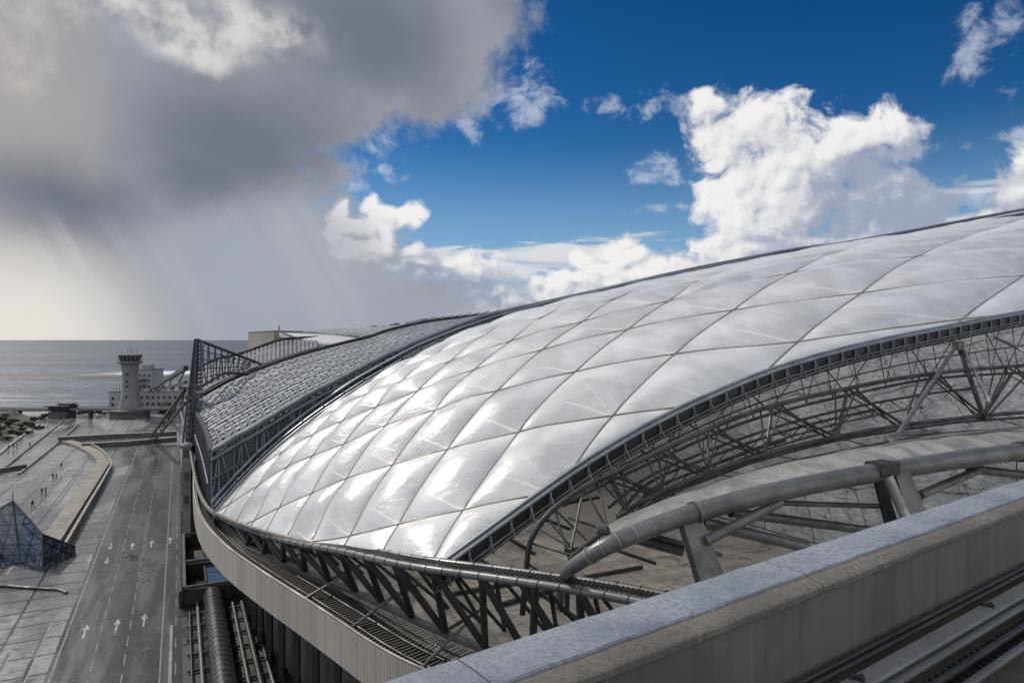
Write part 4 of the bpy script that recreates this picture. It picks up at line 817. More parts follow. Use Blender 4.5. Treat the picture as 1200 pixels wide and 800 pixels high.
def web(a, b_, r=.075): MB().tube([a, b_], r, 6).build('web_member', M['steel_dark'], trs, True)
for k in range(len(tn_)):
    T1, T2 = onpx(U1, tn_[k]), onpx(U2, tn_[k]); Bm, Bn = onpx(L1, bt_[k]), onpx(L2, bt_[k])
    web(T1, Bm, .1); web(T2, Bn, .07); web(onpx(U1, tn_[k]-14), Bm); web(onpx(U1, tn_[k]+13), Bm)
    web(T1, T2, .06)
    if k+1 < len(tn_):
        B2, B3 = onpx(L1, bt_[k+1]), onpx(L2, bt_[k+1]); web(T1, B2, .12); web(onpx(U1, tn_[k]+8), onpx(L2, bt_[k+1]-6), .08); web(T2, B3, .07)
        web(Bm, onpx(P1, (bt_[k]+bt_[k+1])/2), .05); 
    p0 = onpx(EA2, tn_[k]-25 if k else 700); web(p0+V3(0,0,-1.4), T2, .06); web(onpx(EA2, tn_[k]+25)+V3(0,0,-1.4), T1, .05)
for a, b_ in (((630,618),(667,640)),((640,606),(676,648)),((666,606),(712,622)),((622,636),(668,650)),((650,596),(700,645)),((618,660),(664,690)),((684,571),(668,650)),((684,571),(712,620)),((700,565),(712,620)),((650,596),(667,655))):
    web(PL(*a, 39.6), PL(*b_, 36.8), .08)
# extra light members between girder and truss
for k in range(34):
    px = 690+k*15.5; p0 = onpx(EA2, px)+V3(0,0,-1.45); p1 = onpx(U2, px+7); p2 = onpx(U2, px-9)
    if k % 2 == 0: web(p0, p1, .045)
    elif k % 3: web(p0, p2, .045)
C1 = np.array([onpx(EA2, px)*.55+onpx(U2, px)*.45-V3(0,0,.75) for px in np.linspace(690, 1240, 80)]); MB().tube(C1, .07, 6).build('service_pipe', M['steel_dark'], trs, True)
for k in range(0, 76, 5): web(C1[k], onpx(U1, C1[k][0]/C1[k][1]*F+600+6), .04)
# long slanting bracing struts
for a, ca, b_, cb, r, m in (((1120,406),42.3,(1039,529),33.,.19,'steel_mid'),((1128,407),42.3,(1160,471),36.,.15,'steel_light'),((1124,407),42.4,(1152,486),38.2,.22,'steel_dark'),((1186,437),40,(1153,487),38,.16,'steel_dark'),((1165,395),42,(1230,425),36,.14,'steel_mid'),((1230,410),41,(1160,485),37.5,.1,'steel_dark')):
    MB().tube([PL(*a, ca), PL(*b_, cb)], r, 10).build('strut', M[m], trs, True)
MB().box(PL(1123,405,42.2), 1., .6, .9, .45).build('node_box', M['steel_mid'], trs)
MB().box(PL(1153,489,38.1), .9, .8, .7, .45).build('node_box', M['steel_dark'], trs)

bay = thing('bay_frame', 'tangle of darker secondary arches and ties deep behind the front truss', 'frame', (30, 62, -36))
for off_, dy, r in ((48., 14, .14),(52., 30, .16),(57., 52, .14)):
    A3 = cur([(700+dy*.9,590+dy*.35),(760,552+dy*.45),(830,521+dy*.5),(920,490+dy*.5),(1020,466+dy*.5),(1120,450+dy*.5),(1220,441+dy*.5),(1330,434+dy*.5)], off_); MB().tube(A3, r, 8).build('arch_rib', M['steel_dark'], bay, True)
    B3 = A3+V3(.9,1.6,-1.5); MB().tube(B3, r*.7, 6).build('arch_rib', M['steel_dark'], bay, True)
    for k in range(3, 104, 7): MB().tube([A3[k], B3[k+3]], .06, 5).build('tie', M['steel_dark'], bay, True); MB().tube([B3[k+3], A3[k+6]], .06, 5).build('tie', M['steel_dark'], bay, True)
# --- big tubular arch in front
ta_ = thing('tube_arch', 'massive smooth grey tube arch with flanged joints carried on plate legs', 'arch', (8, 34, -36))
cb = 28.6
def fitc(pts, c, deg=4, n=120):
    p_ = np.array(pts, float); co_ = np.polyfit(p_[:, 0]/600, p_[:, 1], deg); x = np.linspace(p_[0, 0], p_[-1, 0], 60)
    return crom([PL(a, np.polyval(co_, a/600), c) for a in x], n)
BT0 = fitc([(674,661),(690,648),(730,629),(795,608),(840,594),(900,578),(1000,560),(1040,549),(1100,541),(1190,531),(1330,519)], cb)
BT_ = crom([PL(655,712,46.), PL(658,690,42.5), PL(662,675,36.5), PL(668,666,31.), *BT0[4::6]], 140)
rad = np.interp(BT_[:, 0]/BT_[:, 1]*F+600, [640,690,730,900,1300], [.30,.40,.46,.56,.66]); MB().tube(BT_, rad, 24).build('arch_tube', M['steel_mid'], ta_, True)
for px in (692,706,722,740,761,): 
    p0, p1 = onpx(BT_, px-.4), onpx(BT_, px+.4); MB().tube([p0, p1], .475, 24).build('flange', M['steel_light'], ta_, True)
for px in (1197,): MB().tube([onpx(BT_, px-4), onpx(BT_, px+4)], .74, 24).build('collar', M['steel_black'], ta_, True)
for px in (815,1033): MB().tube([onpx(BT_, px-2), onpx(BT_, px+2)], .62, 24).build('flange', M['steel_mid'], ta_, True)
def plate_leg(px0, py0, px1, py1, w0, w1, c0, c1, th, m='steel_mid'):
    a, b_ = PL(px0, py0, c0), PL(px1, py1, c1); d_ = np.append(bD, 0.); mb = MB(); n3 = np.append(nD, 0.)*th/2
    mb.hexa([b_-d_*w1/2-n3, b_+d_*w1/2-n3, b_+d_*w1/2+n3, b_-d_*w1/2+n3, a-d_*w0/2-n3, a+d_*w0/2-n3, a+d_*w0/2+n3, a-d_*w0/2+n3]); return mb.build('plate_leg', M[m], ta_)
plate_leg(806,603,850,730,1.3,1.9,28.6,27,.5)
plate_leg(1026,548,1052,640,.9,1.3,29.3,28.2,.14,'steel_dark'); plate_leg(1052,541,1092,650,1.3,2.2,28.2,27.2,.16)
MB().tube([PL(1040,558,28.1), PL(1070,625,27)], .32, 16).build('jack_tube', M['steel_light'], ta_, True)
MB().box(PL(1034,548,28.5), 1.7, 1.2, .8, .45).build('saddle', M['steel_dark'], ta_)
for a, b_, ca, c2, r in (((826,634),(914,588),27.9,28.6,.28),((822,612),(945,641),29,29.5,.33),((856,600),(1040,624),31,31.5,.3),((915,589),(1033,593),31,30,.17),((770,628),(845,650),30,30,.12),((1078,580),(1150,549),28.6,31,.3),((1136,549),(1230,560),31,31,.34),((1044,510),(1100,505),34,35,.2),((800,645),(700,618),30.5,33,.33)):
    MB().tube([PL(*a, ca), PL(*b_, c2)], r, 14).build('cross_tube', M['steel_mid'], ta_, True)
lr_ = []
for px in np.linspace(706, 1320, 110):
    a, b_ = onpx(P1, px), onpx(BT_, px+12)+V3(0,0,.25); row = []
    for f in np.linspace(0.02, 1, 14): q = a*(1-f)+b_*f; q[2] += .55*math.sin(math.pi*f)+.12*mnoise.noise(Vector((px*.03, f*3, 0))); row.append(q)
    lr_.append(row)
lo_ = MB().sheet(lr_).build('lower_roof_film', M['film'], None, True); tag(lo_, 'smooth wet grey film roof stretched between the lower rail and the massive tube arch', 'roof')
TB2 = cur([(1000,530),(1060,517),(1130,508),(1200,500),(1330,490)], 33.); MB().sweep(TB2, [(-.22,-.1),(-.22,.06),(.22,.06),(.22,-.1)]).build('gutter_plate', M['steel_mid'], ta_)

# ---------------------------------------------------------------- rim pipes, ring deck, columns
R0 = [(8,31,-20),(1.5,36,-20),(-5.7,41.5,-20),(-9.1,44.7,-20),(-12.7,48.8,-20),(-16.6,53.2,-20),(-21.8,59,-20),(-28,66.4,-20),(-34.1,75.2,-20),(-39.5,85,-20),(-46.3,99,-20),(-54,115.5,-20),(-62.5,133,-20),(-78,164,-20),(-94,196,-20),(-110,229,-20)]
RF = crom(R0, 220)
deckt = thing('ring_deck', 'curving ribbed beige fascia and dark gutter deck sweeping round the stadium rim', 'walkway', (-20, 57, -36))
fm = MB().sheet([[p+V3(0,0,-2.95) for p in RF], [p for p in RF], [p+V3(.0,0,.0) for p in offs(RF, -.35)], [p+V3(0,0,-2.95) for p in offs(RF, -.35)]])
Lc = np.r_[0, np.cumsum(np.linalg.norm(np.diff(RF, axis=0), axis=1))]
fm.build('fascia', M['fascia'], deckt, False, [(l, v) for v in (0,2.95,3.2,6.1) for l in Lc])
MB().tube(offs(RF, -.1, .08), .1, 6).build('coping_rail', M['kerb'], deckt, True)
wd = np.interp(Lc, [0,10,22,32,42,50,60,200], [5.6,5.4,5.0,4.2,3.0,2.0,1.9,1.9])
dk = MB().sheet([[*offs(RF, -.36, -.75)], [*offs(RF, -wd, -.72)]]); dk.build('gutter_floor', M['deckdark'], deckt)
sl = MB()
for x in np.arange(.5, 130, .42):
    p0 = at_len(RF, x); k = np.searchsorted(Lc, x); t2 = RF[min(k+1, 219)]-RF[max(k-1, 0)]; nrm = V3(t2[1], -t2[0], 0)/np.linalg.norm(t2[:2]); wv = np.interp(x, Lc, wd)
    sl.bar(p0+nrm*.5+V3(0,0,-.66), p0+nrm*(wv-.35)+V3(0,0,-.64), .14, .1)
sl.build('floor_slats', M['deckdark'], deckt)
for o_ in (1.3, 2.6, 3.6):
    k = wd > o_+.6; MB().tube(offs(RF, -o_, -.5)[k], .06, 5).build('conduit', M['steel_black'], deckt, True)
IR = offs(RF, -(wd+.15), -.55); MB().sweep(IR, [(-.3,-.25),(-.3,.25),(.3,.25),(.3,-.25)]).build('inner_beam', M['steel_mid'], deckt)
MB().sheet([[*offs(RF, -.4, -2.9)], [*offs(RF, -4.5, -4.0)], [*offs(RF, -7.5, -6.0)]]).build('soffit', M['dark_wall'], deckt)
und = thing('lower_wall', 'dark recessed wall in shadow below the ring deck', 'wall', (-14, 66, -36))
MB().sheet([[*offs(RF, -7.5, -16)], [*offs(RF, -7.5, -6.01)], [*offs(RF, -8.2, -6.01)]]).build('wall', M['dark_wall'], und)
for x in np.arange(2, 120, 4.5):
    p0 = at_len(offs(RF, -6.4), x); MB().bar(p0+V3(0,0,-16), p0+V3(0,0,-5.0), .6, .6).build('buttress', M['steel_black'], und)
PB_ = crom([(22,22.5,-12.6),(14,29,-13),(5.8,35.9,-13.6),(0,40.3,-14.2),(-6.8,45.3,-15),(-13.1,52.3,-16.2),(-18.6,58.5,-17.4),(-24.3,65.2,-18.4),(-30,71.8,-19),(-35,78.6,-19.3),(-41.4,90,-19.5),(-48.5,104,-19.6),(-56,119,-19.6),(-64,135,-19.6),(-80,166,-19.6),(-97,199,-19.6)], 220)
PA_ = offs(PB_, -1.25, .12)
rim = thing('rim_pipe', 'pair of lagged rim pipes banded at every joint round the roof foot', 'pipe', (PB_[60][0], PB_[60][1], -36))
MB().tube(PB_, .25, 14).build('outer_pipe', M['steel_mid'], rim, True); MB().tube(PA_, .25, 14).build('inner_pipe', M['steel_mid'], rim, True)
for nm, cc in (('outer', PB_), ('inner', PA_)):
    for x in np.arange(9, 75, 1.45): MB().tube([at_len(cc, x-.03), at_len(cc, x+.03)], .283, 14).build('joint_band', M['steel_dark'], rim, True)
gr_ = MB(); 
for x in np.arange(8, 60, .3): gr_.bar(at_len(PB_, x)+V3(0,0,.2), at_len(PA_, x+.1)+V3(0,0,.16), .1, .05)
gr_.build('grating', M['steel_dark'], rim)
col = thing('rim_columns', 'row of dark V shaped columns under the rim pipes', 'columns', (-8, 49, -36))
col['label'] = 'row of dark V braced steel columns between gutter deck and rim pipes'
LI = length(IR); xs_ = np.arange(1.6, 52, 3.7); ncol = 0
def near(cc, p, o_=0.):
    d_ = np.linalg.norm(cc[:, :2]-p[:2], axis=1); return cc[min(len(cc)-1, max(0, int(d_.argmin())+int(o_)))]
for k, x in enumerate(xs_):
    p0 = at_len(IR, x)+V3(0,0,.2); a_ = near(PB_, p0, -2); c_ = near(PB_, p0, 2); a2 = near(PA_, p0, -2); 
    if a_[2]-p0[2] < .8: continue
    for q, r in ((a_, .24), (c_, .24)): MB().tube([p0, q+V3(0,0,-.1)], r, 10).build('column', M['steel_black'], col, True)
    p2 = p0+(near(offs(IR, -3.4), p0)-near(IR, p0)); MB().tube([p2+V3(0,0,-.3), a2], .15, 8).build('column', M['steel_black'], col, True); MB().tube([p2+V3(0,0,-.3), near(PA_, p0, 2)], .13, 8).build('column', M['steel_black'], col, True)
    if k % 2: MB().tube([p0+V3(0,0,.1), p2+V3(0,0,.6)], .12, 8).build('tie', M['steel_black'], col, True)
for x in (5.5, 14.5, 23.5, 30.):
    p0 = at_len(RF, x+3); q = near(IR, p0)+V3(0,0,1.6); MB().tube([offs(RF, -.9, -.55)[np.searchsorted(Lc, x+3)], q], .1, 8).build('tie', M['steel_mid'], col, True)
IB = offs(RF, -(wd+3.6), -.9); MB().tube(IB[:110], .2, 8).build('inner_beam', M['steel_black'], col, True)

# ---------------------------------------------------------------- inside of the bowl
fl = crom([(40,8,-20.6),(20,24,-20.6),(4,37,-20.6),(-6,46,-20.6),(-14,56,-20.6),(-22,66,-20.6),(-30,77,-20.6),(-40,97,-20.6)], 40)
struct('concourse_floor', MB().sheet([[p for p in fl], [p+np.append(bD*60, 0)+np.append(nD*8, 0) for p in fl], [p+np.append(bD*150, 0)+np.append(nD*20, 0) for p in fl]]), M['floor'])
nn, mm = 320, 100
NC = crom([(-26,79,-20.5),(-8,90,-20.5),(9.8,95,-20.5),(23.8,79.2,-20.5),(33,66,-20.5),(45,57,-20.5),(70,54,-20.5),(120,62,-20.5)], nn)
tbs = np.linspace(6, 165, nn); FC = S3(np.full(nn, .97), tbs); FC[:, 2] -= .9
gr = []
for a in range(mm+1):
    f = a/mm; prof = f**.85; row = NC*(1-f)+FC*f; row[:, 2] = NC[:, 2]*(1-prof)+FC[:, 2]*prof
    for k in range(nn): row[k, 2] += math.sin(math.pi*f)**.5*(1.0*mnoise.noise(Vector(row[k]*.16))+.6*mnoise.noise(Vector((row[k][0]*.35, row[k][1]*.8, 1)))+.32*abs(mnoise.noise(Vector((row[k][0]*.7, row[k][1]*1.5, 5)))))-1.2*math.sin(math.pi*f)
    gr.append(row)
gr = np.array(gr); LN = np.r_[0, np.cumsum(np.linalg.norm(np.diff(gr[50], axis=0), axis=1))]
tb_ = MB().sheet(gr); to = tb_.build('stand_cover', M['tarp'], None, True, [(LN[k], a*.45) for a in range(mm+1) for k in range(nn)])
tag(to, 'wrinkled grey sheeting covering the stands inside under the white roof', 'tarpaulin')
for i, (px, py, L_, w_) in enumerate(((575,690,7,.3),(590,672,9,.2),(625,700,6,.35),(655,712,5,.25),(700,640,8,.3),(735,650,7,.22),(720,672,6,.3),(640,610,9,.25),(670,590,10,.3),(610,640,6,.25))):
    c = PG(px, py, -20.6); an = [0, math.pi/2][i % 2]+.1*(i % 3); d_ = V3(bD[0]*math.cos(an)-nD[0]*0+nD[0]*math.sin(an), bD[1]*math.cos(an)+nD[1]*math.sin(an), 0)*L_/2
    tag(MB().bar(c-d_+V3(0,0,w_/2), c+d_+V3(0,0,w_/2), w_, w_).build('floor_beam', M['steel_dark'], None), 'dark steel beam lying on the brown concourse floor', 'beam', 'beams lying on the concourse floor')
# small clutter on the sheets: props and ropes
for k in range(26):
    a, b_ = rng.randint(10, 84), rng.randint(60, 260); p0 = gr[a][b_]; t = thing('rope_prop', 'thin steel prop with a slack rope standing on the grey sheeting', 'prop', p0, 'thin props on the covered stands')
    h = rng.uniform(1.2, 3.); MB().tube([p0-V3(0,0,.2), p0+V3(rng.uniform(-.3,.3),0,h)], .06, 5).build('post', M['steel_dark'], t)
    q = gr[min(99, a+rng.randint(-10,10))][b_+rng.randint(-15,16)]; MB().tube(crom([p0+V3(0,0,h*.95), (p0+q)/2+V3(0,0,h*.3), q+V3(0,0,.1)], 10), .035, 4).build('rope', M['kerb'], t)

# ---------------------------------------------------------------- slatted steel roof behind
lat = thing('slatted_roof', 'curved roof of pale metal slats and ribs beyond the white roof', 'roof', (-45, 110, -36))
FR = crom([PL(px, py, 86.) for px, py in [(248,529),(275,513),(300,499),(350,469),(400,443),(450,418),(500,396),(560,373),(600,363),(700,341),(800,318),(870,304),(940,291),(985,285.5),(1060,272),(1130,258.5),(1250,236)]], 200)
BK = crom([PL(px, py, 155.) for px, py in [(226,474),(236,466),(250,458),(275,445),(312,431),(350,418),(400,404.5),(432,397),(455,389),(500,379),(560,371.5),(600,366),(700,347),(800,324),(940,299)]], 200)
def lerpc(f, a=0., b_=1., dz=0.):
    x = np.linspace(a, b_, 140); r = []
    for s_ in x: r.append(at_len(FRn, s_*LFR)*(1-f)+at_len(BKn, s_*LBK)*f)
    r = np.array(r); r[:, 2] += dz; return r
kF = int(np.argmin(abs(FR[:, 0]/FR[:, 1]*F+600-640))); FRn = FR[:kF]; kB = int(np.argmin(abs(BK[:, 0]/BK[:, 1]*F+600-600))); BKn = BK[:kB]
LFR, LBK = length(FRn), length(BKn)
NS = 20
sub = np.array([lerpc(f, dz=-3.4) for f in np.linspace(0, 1, 20)]); MB().sheet(sub).build('under_deck', M['steel_black'], lat, True)
for k in range(NS):
    f = (k+.5)/NS; c_ = lerpc(f); j_ = rng.uniform(-.05, .05)
    MB().sweep(c_+V3(0,0,j_), [(-.3,-.1),(-.3,.0),(.3,.16),(.3,.05)]).build('slat', M['louvre'], lat)
NR = 50
for k in range(NR):
    x = (k+.3)/NR; pts = np.array([at_len(FRn, x*LFR)*(1-f)+at_len(BKn, x*LBK)*f+V3(0,0,-.12+.3*(f < .17)) for f in np.linspace(0, .98, 10)])
    MB().sweep(pts, [(-.13,-.2),(-.13,.1),(.13,.1),(.13,-.2)]).build('rib', M['steel_blue'], lat)
for k in range(48):                                                  # diagonals lying in the roof surface
    mb = MB(); ff = np.linspace(.01, .97, 15); e = 1 if k % 2 else 0
    q = [at_len(FRn, min(1, (k+(i+e) % 2)/49)*LFR)*(1-f)+at_len(BKn, min(1, (k+(i+e) % 2)/49)*LBK)*f+V3(0,0,.08) for i, f in enumerate(ff)]
    for a, b_ in zip(q[:-1], q[1:]): mb.bar(a, b_, .15, .15)
    mb.build('surface_brace', M['steel_blue'], lat)
for k in range(46):                                                  # zigzag trusses standing under the slats
    x = (k+.5)/46; mb = MB(); ff = np.linspace(0, .96, 15); q = [at_len(FRn, (x+(.011 if i % 2 else -.0))*LFR)*(1-f)+at_len(BKn, (x+(.011 if i % 2 else 0))*LBK)*f+V3(0,0,-.25 if i % 2 else -2.2) for i, f in enumerate(ff)]
    for a, b_ in zip(q[:-1], q[1:]): mb.bar(a, b_, .16, .16)
    mb.build('zigzag_web', M['steel_blue'], lat)
MB().tube(offs(FR, -.1, .0), .3, 12).build('front_chord', M['chord'], lat, True)
MB().tube(offs(FR, .7, .15), .16, 8).build('front_chord', M['chord'], lat, True)
MB().tube(offs(FR, -.4, -.9), .2, 8).build('front_chord', M['chord'], lat, True)
MB().sweep(offs(BKn, 0, .3), [(-.6,-.9),(-.6,.5),(.6,.5),(.6,-.9)]).build('back_chord', M['steel_dark'], lat)
LE = crom([FR[0], PL(240,503,105)+V3(0,0,0), PL(232,487,128), BK[0]], 40); MB().sweep(LE, [(-.25,-.7),(-.25,.4),(.25,.4),(.25,-.7)]).build('side_chord', M['steel_dark'], lat)
sw = np.array([[p for p in LE], [V3(p[0], p[1], -20.3) for p in LE]]); MB().sheet(sw).build('side_wall', M['deckwalk'], lat)
for k in range(1, 39, 2): MB().bar(LE[k]+V3(-.15,-.1,0), V3(LE[k][0]-.15,LE[k][1]-.1,-20.2), .28, .28).build('side_post', M['mast'], lat)
MB().tube([V3(p[0]-.3,p[1]-.2,(p[2]-20.2)/2) for p in LE], .14, 6).build('side_rail', M['mast'], lat)
# its upright front truss
fr = thing('front_truss', 'upright blue grey steel truss wall between white roof and slatted roof', 'truss', (-34, 79, -36))
bs_ = FR.copy(); bs_[:, 2] = np.minimum(np.interp(np.linalg.norm(FR[:, :2]-FR[0, :2], axis=1), [0,20,40,200], [-19.2,-11.5,-5.5,18]), FR[:, 2]-2.4)
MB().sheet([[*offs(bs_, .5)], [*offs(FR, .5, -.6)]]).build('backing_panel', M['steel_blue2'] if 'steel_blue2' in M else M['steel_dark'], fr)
MB().tube(offs(bs_, 0, .3), .25, 8).build('bottom_chord', M['steel_blue'], fr, True)
LFr = length(FR); x = 0.; k = 0
while x < 66:
    kk = int(x/LFr*199); k2 = int(min(LFr-1, x+1.5)/LFr*199); a, b_ = FR[kk], bs_[kk]
    MB().bar(a, b_, .18, .18).build('post', M['steel_blue'], fr)
    a, b_ = (FR[kk], bs_[k2]) if k % 2 else (bs_[kk], FR[k2]); MB().bar(a, b_, .14, .14).build('diagonal', M['steel_blue'], fr); x += 1.5; k += 1
mid = bs_*.5+FR*.5; MB().tube(offs(mid[:90], -.1), .14, 6).build('middle_rail', M['steel_mid'], fr, True)
# valley gutter and pipes between the two roofs
vg = thing('valley_gutter', 'dark valley gutter with long pale pipes between the two roofs', 'gutter', (-32, 76, -36))
V0 = S3(np.ones(150), np.linspace(-.3, 120, 150)); 
MB().sheet([[*offs(V0, .35, -.5)], [*offs(V0, 2.6, -1.3)], [*offs(V0, 5.2, -.9)]]).build('trough', M['steel_dark'], vg)
for o_, z_, r in ((.9,.15,.12),(1.6,-.3,.16),(3.0,.1,.14),(4.2,.6,.2)): MB().tube(offs(V0, o_, z_), r, 8).build('pipe', M['kerb'] if o_ == 1.6 else M['steel_blue'], vg, True)
for k in range(0, 140, 3): 
    p0 = offs(V0, .9, .15)[k]; p1 = offs(V0, 4.2, .6)[k]; MB().bar(p0, p1, .12, .12).build('cross_bar', M['steel_dark'], vg)

# --- second, farther slatted roof
lat2 = thing('slatted_roof', 'narrow farther slatted roof bay next to the leaning mast', 'roof', (-80, 165, -36))
F2 = crom([PL(px, py, 160.) for px, py in [(227,466),(250,452),(275,440),(312,426),(350,413.5),(372,407.5)]], 60)
B2 = crom([PL(px, py, 205.) for px, py in [(228,437),(250,424),(282,416),(325,401),(350,398),(372,397)]], 60)
MB().sheet([[*(F2+V3(0,0,-2.2))], [*(B2+V3(0,0,-2.2))]]).build('under_deck', M['steel_black'], lat2)
for k in range(10):
    f = (k+.5)/10; MB().sweep(F2*(1-f)+B2*f, [(-.6,-.1),(-.6,.0),(.6,.08),(.6,0)]).build('slat', M['louvre'], lat2)
for k in range(30):
    x = int((k+.5)/30*59); MB().bar(F2[x]+V3(0,0,.12), B2[x]+V3(0,0,.12), .45, .22).build('rib', M['louvre'], lat2)
MB().sweep(B2, [(-.8,-1.2),(-.8,.9),(.8,.9),(.8,-1.2)]).build('back_chord', M['steel_dark'], lat2)
MB().sweep(F2, [(-.3,-1.2),(-.3,.2),(.3,.2),(.3,-1.2)]).build('front_chord', M['steel_dark'], lat2)

# --- leaning lattice mast with triangular fin
T0, T1 = P(221,518,122), P(230.5,397,122)
ms = thing('lattice_mast', 'tall leaning lattice mast with triangular fin at the far end of the stadium', 'mast', T0)
mw = 1.1
legs = [(-mw/2,-mw/2),(mw/2,-mw/2),(mw/2,mw/2),(-mw/2,mw/2)]
for dx, dy in legs: MB().tube([T0+V3(dx*1.3,dy*1.3,0), T1+V3(dx*.4,dy*.4,0)], .17, 6).build('leg', M['mast'], ms, True)
for k in range(16):
    f0, f1 = k/16, (k+1)/16; q = [[T0*(1-f)+T1*f+V3(dx,dy,0)*(1.3*(1-f)+.4*f) for dx, dy in legs] for f in (f0, f1)]; mb = MB()
    for e in range(4): mb.tube([q[0][e], q[1][(e+1)%4]], .07, 5); mb.tube([q[1][e], q[1][(e+1)%4]], .07, 5)
    mb.build('lacing', M['mast'], ms, True)
mb = MB(); 
MB().bar(T0*.0+T0+V3(-.1,0,0), T1+V3(-.05,0,-.3), .5, .5).build('spine', M['mast'], ms)
fn = [P(231,398,122), P(300,424,150), P(330,438,150), P(232,455,122)]
MB().tube([fn[0], fn[1], fn[2]], .3, 8).build('fin_chord', M['mast'], ms, True); MB().tube([fn[3], P(262,437,140), fn[2]], .3, 8).build('fin_chord', M['mast'], ms, True)
for k in range(9):
    f = (k+.5)/9.5; a = fn[0]*(1-f)+fn[1]*f; b_ = fn[3]*(1-f)+P(290,432,146)*f; c2 = fn[3]*(1-min(1,f+.09))+P(290,432,146)*min(1,f+.09); MB().tube([a, b_], .12, 5).build('fin_web', M['mast'], ms, True); MB().tube([a, c2], .12, 5).build('fin_web', M['mast'], ms, True)
for k in range(4):
    f = (k+1)/5; a0 = fn[0]*(1-f)+fn[3]*f; a1 = fn[0]*.0+fn[1]*(1-f)+P(290,432,146)*f; MB().tube([a0, a1], .1, 5).build('fin_web', M['mast'], ms, True)
for k in range(26):
    f = k/26; a = T0*(1-f)+T1*f; MB().bar(a+V3(.6,0,0), a+V3(2.1-.9*f,.4,.2), .22, .5).build('step_blade', M['mast'], ms)
# raking beams left of the mast
for a, b_, w_, lb in ((P(218,431,126), PG(172,459,-30), .8, 'upper'),(P(217,455,124), PG(175,514,-36), .6, 'lower')):
    t = thing('raking_beam', 'dark raking steel beam running down left from the mast, the %s one' % lb, 'beam', (b_[0], b_[1], min(a[2], b_[2])))
    MB().bar(a, b_, w_, w_).build('beam', M['steel_dark'], t)
    mb = MB(); c_ = a*.0; off = V3(0,0,-2.6); MB().bar(a+off, b_+off*.2+V3(2,0,0), .5, .5).build('lower_chord', M['steel_dark'], t)
    for k in range(7):
        f0 = k/7; f1 = (k+.6)/7; MB().bar(a*(1-f0)+b_*f0, (a+off)*(1-f1)+(b_+off*.2+V3(2,0,0))*f1, .25, .25).build('web_member', M['steel_dark'], t)
# machinery at the mast foot and along the ring
hp = thing('service_shaft', 'narrow beige service shaft with small windows below the foot of the leaning mast', 'shaft', P(214,560,118)*0+V3(-57,121,-36))
MB().box((-57.2,121,-27.5), 1.5, 2.2, 17).build('shaft_wall', M['concrete'], hp); MB().box((-57.2,121,-18.8), 2.0, 2.8, .4).build('roof', M['steel_mid'], hp)
for z_ in (-20,-24,-28): MB().box((-57.2,119.85,z_), .8, .12, 1.4).build('window', M['window'], hp)
# --- far roofs and block
fb = thing('far_block', 'beige windowless concrete block at the far end beside the pale sloping roof', 'building', P(308,398,240)*np.array([1,1,0])+V3(0,0,-36))
x0, x1 = P(291,0,236)[0], P(326,0,228)[0]
a, b_, c2, d_ = V3(x0,236,0), V3(x1,224,0), V3(x1+12,262,0), V3(x0+8,268,0)
zt = [P(0,390.5,236)[2], P(0,389,224)[2], P(0,389,224)[2], P(0,390.5,236)[2]]
MB().hexa([V3(p[0],p[1],-36) for p in (a,b_,c2,d_)]+[V3(p[0],p[1],z_) for p, z_ in zip((a,b_,c2,d_), zt)]).build('wall', M['block'] if 'block' in M else M['concrete'], fb)
r_ = MB(); q = [V3(p[0],p[1],z_+.02) for p, z_ in zip((a,b_,c2,d_), zt)]; r_.hexa(q+[p+V3(0,0,.5) for p in q]); r_.build('roof', M['kerb'], fb)
MB().tube([P(327,388,228), P(327,386,228)+V3(0,0,1.2)], .2, 6).build('mast', M['steel_black'], fb)
def slab(name, label, quad, th, m, ribs=0, rm=None, cat='roof'):
    q = [np.array(p) for p in quad]; t = thing(name, label, cat, (q[0][0], q[0][1], min(p[2] for p in q)-th))
    MB().hexa([p-V3(0,0,th) for p in q]+q).build('roof_sheet', m, t)
    for k in range(ribs):
        f = (k+.5)/ribs; MB().bar(q[0]*(1-f)+q[1]*f+V3(0,0,.12), q[3]*(1-f)+q[2]*f+V3(0,0,.12), .3, .3).build('rib', rm or m, t)
    return t
slab('far_roof', 'pale ribbed sheet roof sloping down from the beige concrete block', [P(327,389,222), P(372,410,170), P(436,399,178), P(402,391,240)], 1.2, M['roof_panel'], 26, M['louvre'])
slab('far_roof', 'grey weathered roof behind the slatted roof ridge, with small vents', [P(330,389.5,245), P(437,396,200), P(500,378.5,215), P(392,388.5,262)], 1.2, M['louvre'], 14, M['steel_mid'])
t = slab('far_roof', 'long thin dark edged roof slab along the ridge horizon', [P(470,380,190), P(585,368.5,185), P(600,362,210), P(495,374,215)], .9, M['roof_panel'], 10, M['steel_mid'])
for k in range(12):
    p0 = P(396+k*8.5+(k*37 % 5), 388.3-k*.95, 258); MB().box(p0+V3(0,0,.1), 1.+(k*7 % 3)*.5, 1.2, .6+.3*(k % 3)).build('roof_vent', M['steel_mid'], t)

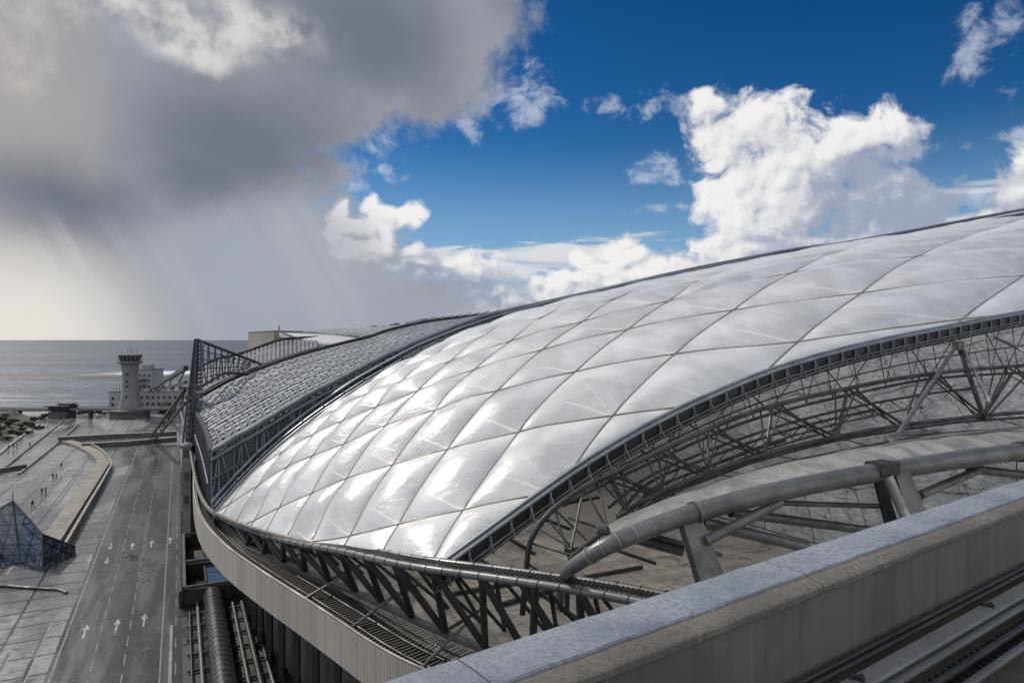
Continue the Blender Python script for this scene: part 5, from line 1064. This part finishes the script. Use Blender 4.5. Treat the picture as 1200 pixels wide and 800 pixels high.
# ---------------------------------------------------------------- foreground parapet and rails
D1 = 1.8
WD = np.array([3.99, 2.86])/math.hypot(3.99, 2.86); WN = np.array([.583, -.813]); Pp = np.array([-.36, 1.99])*D1
def W(l, o, z): p = Pp+WD*l+WN*o; return V3(p[0], p[1], z)
wt = .19*D1; lip = .135; zt_ = -D1; zf = -2.48
LL = np.linspace(-7, 26, 60)
par = thing('parapet_wall', 'smooth concrete parapet with blue grey coping crossing the foreground', 'wall', W(4, .2, zf-1))
uvw = []
body = MB().sheet([[W(l, o, z) for l in LL] for o, z in ((.02,-8),(.02,zt_-.05),(wt+lip-.02,zt_-.12),(wt+lip-.02,zf-.3))]); body.build('wall', M['parapet'], par, False, [(l, v) for v in (-6,0,.3,1.) for l in LL])
def rs(o, z, a=.006): return [W(l, o+a*mnoise.noise(Vector((l*3, o*5, z))), z+a*mnoise.noise(Vector((l*4, z*7, 3)))) for l in np.linspace(-7, 26, 500)]
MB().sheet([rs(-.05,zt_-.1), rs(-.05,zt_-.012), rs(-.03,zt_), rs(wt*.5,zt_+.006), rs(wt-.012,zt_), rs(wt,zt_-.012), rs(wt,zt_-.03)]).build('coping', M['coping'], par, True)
MB().sheet([rs(wt-.01,zt_-.014), rs(wt+lip-.015,zt_-.05,.004), rs(wt+lip,zt_-.065,.004), rs(wt+lip,zt_-.105,.006), rs(wt+lip-.03,zt_-.125)]).build('lip', M['coping_lip'], par, True)
wf = wt+lip-.02
struct('roof_walkway', MB().sheet([[W(l, o, zf-.42) for l in LL] for o in (wf-.2, 6)]), M['deckwalk'] if 'deckwalk' in M else M['concrete'])
# things along the foot of the wall (offsets measured from the outer edge of the parapet)
kf = -zf
def off_at(py): return wf+((.376*800/274)-(.376*800/(py-398)))*kf
for nm, lb, py, r, z_, m in (('wall_rail','thin dark rail fixed tight along the foot of the parapet',679,.022,.03,'steel_black'),('wall_rail','second thin rail just off the foot of the parapet',685,.02,.02,'steel_dark')):
    tag(MB().tube([W(l, off_at(py), zf+z_-.0) for l in (-5, 5, 24)], r, 10).build(nm, M[m], None, True), lb, 'rail')
o1, o2 = off_at(691), off_at(712)
tr = thing('cable_trunking', 'flat grey cable trunking with screwed joints along the parapet foot', 'trunking', W(5, o1, zf-.14))
for l0 in np.arange(-6, 24, 2.35):
    MB().sweep(np.array([W(l, (o1+o2)/2, zf-.1) for l in (l0+.006, l0+1.2, l0+2.344)]), [(-(o2-o1)/2,-.0),(-(o2-o1)/2,.085),(-(o2-o1)/2+.02,.1),((o2-o1)/2-.02,.1),((o2-o1)/2,.085),((o2-o1)/2,0)]).build('cover', M['trunk'], tr)
    c0 = W(l0+2.35, (o1+o2)/2-.02, zf+.012); MB().bar(c0-np.append(WN*(o2-o1)*.32,0), c0+np.append(WN*(o2-o1)*.32,0), .035, .03).build('clip', M['steel_black'], tr)
    for s_ in (-1, 1): c1 = c0+np.append(WD*.03*s_, 0)+np.append(WN*.02*s_,0); MB().lathe(c1, [(.018,0),(.018,.022),(.012,.028)], 8).build('bolt', M['steel_black'], tr, True)
for py, r, z_, m, lb in ((722,.032,-.02,'steel_mid','grey handrail tube next to the cable trunking'),(732,.014,-.12,'steel_dark','thin wire rope between the two nearer tubes'),(742,.03,-.06,'steel_dark','second grey tube out from the parapet, in the dark gap'),(764,.034,-.08,'steel_mid','outermost grey tube in the lower right corner')):
    tag(MB().tube([W(l, off_at(py), zf+z_) for l in (-5, 5, 24)], r, 12).build('deck_tube', M[m], None, True), lb, 'pipe')
gt = MB()
for l in np.arange(-5, 22, .11): gt.bar(W(l, off_at(716), zf-.2), W(l, off_at(752), zf-.2), .02, .05)
tag(gt.build('drain_grating', M['steel_black'], None), 'black slotted grating lying under the tubes beside the parapet', 'grating')
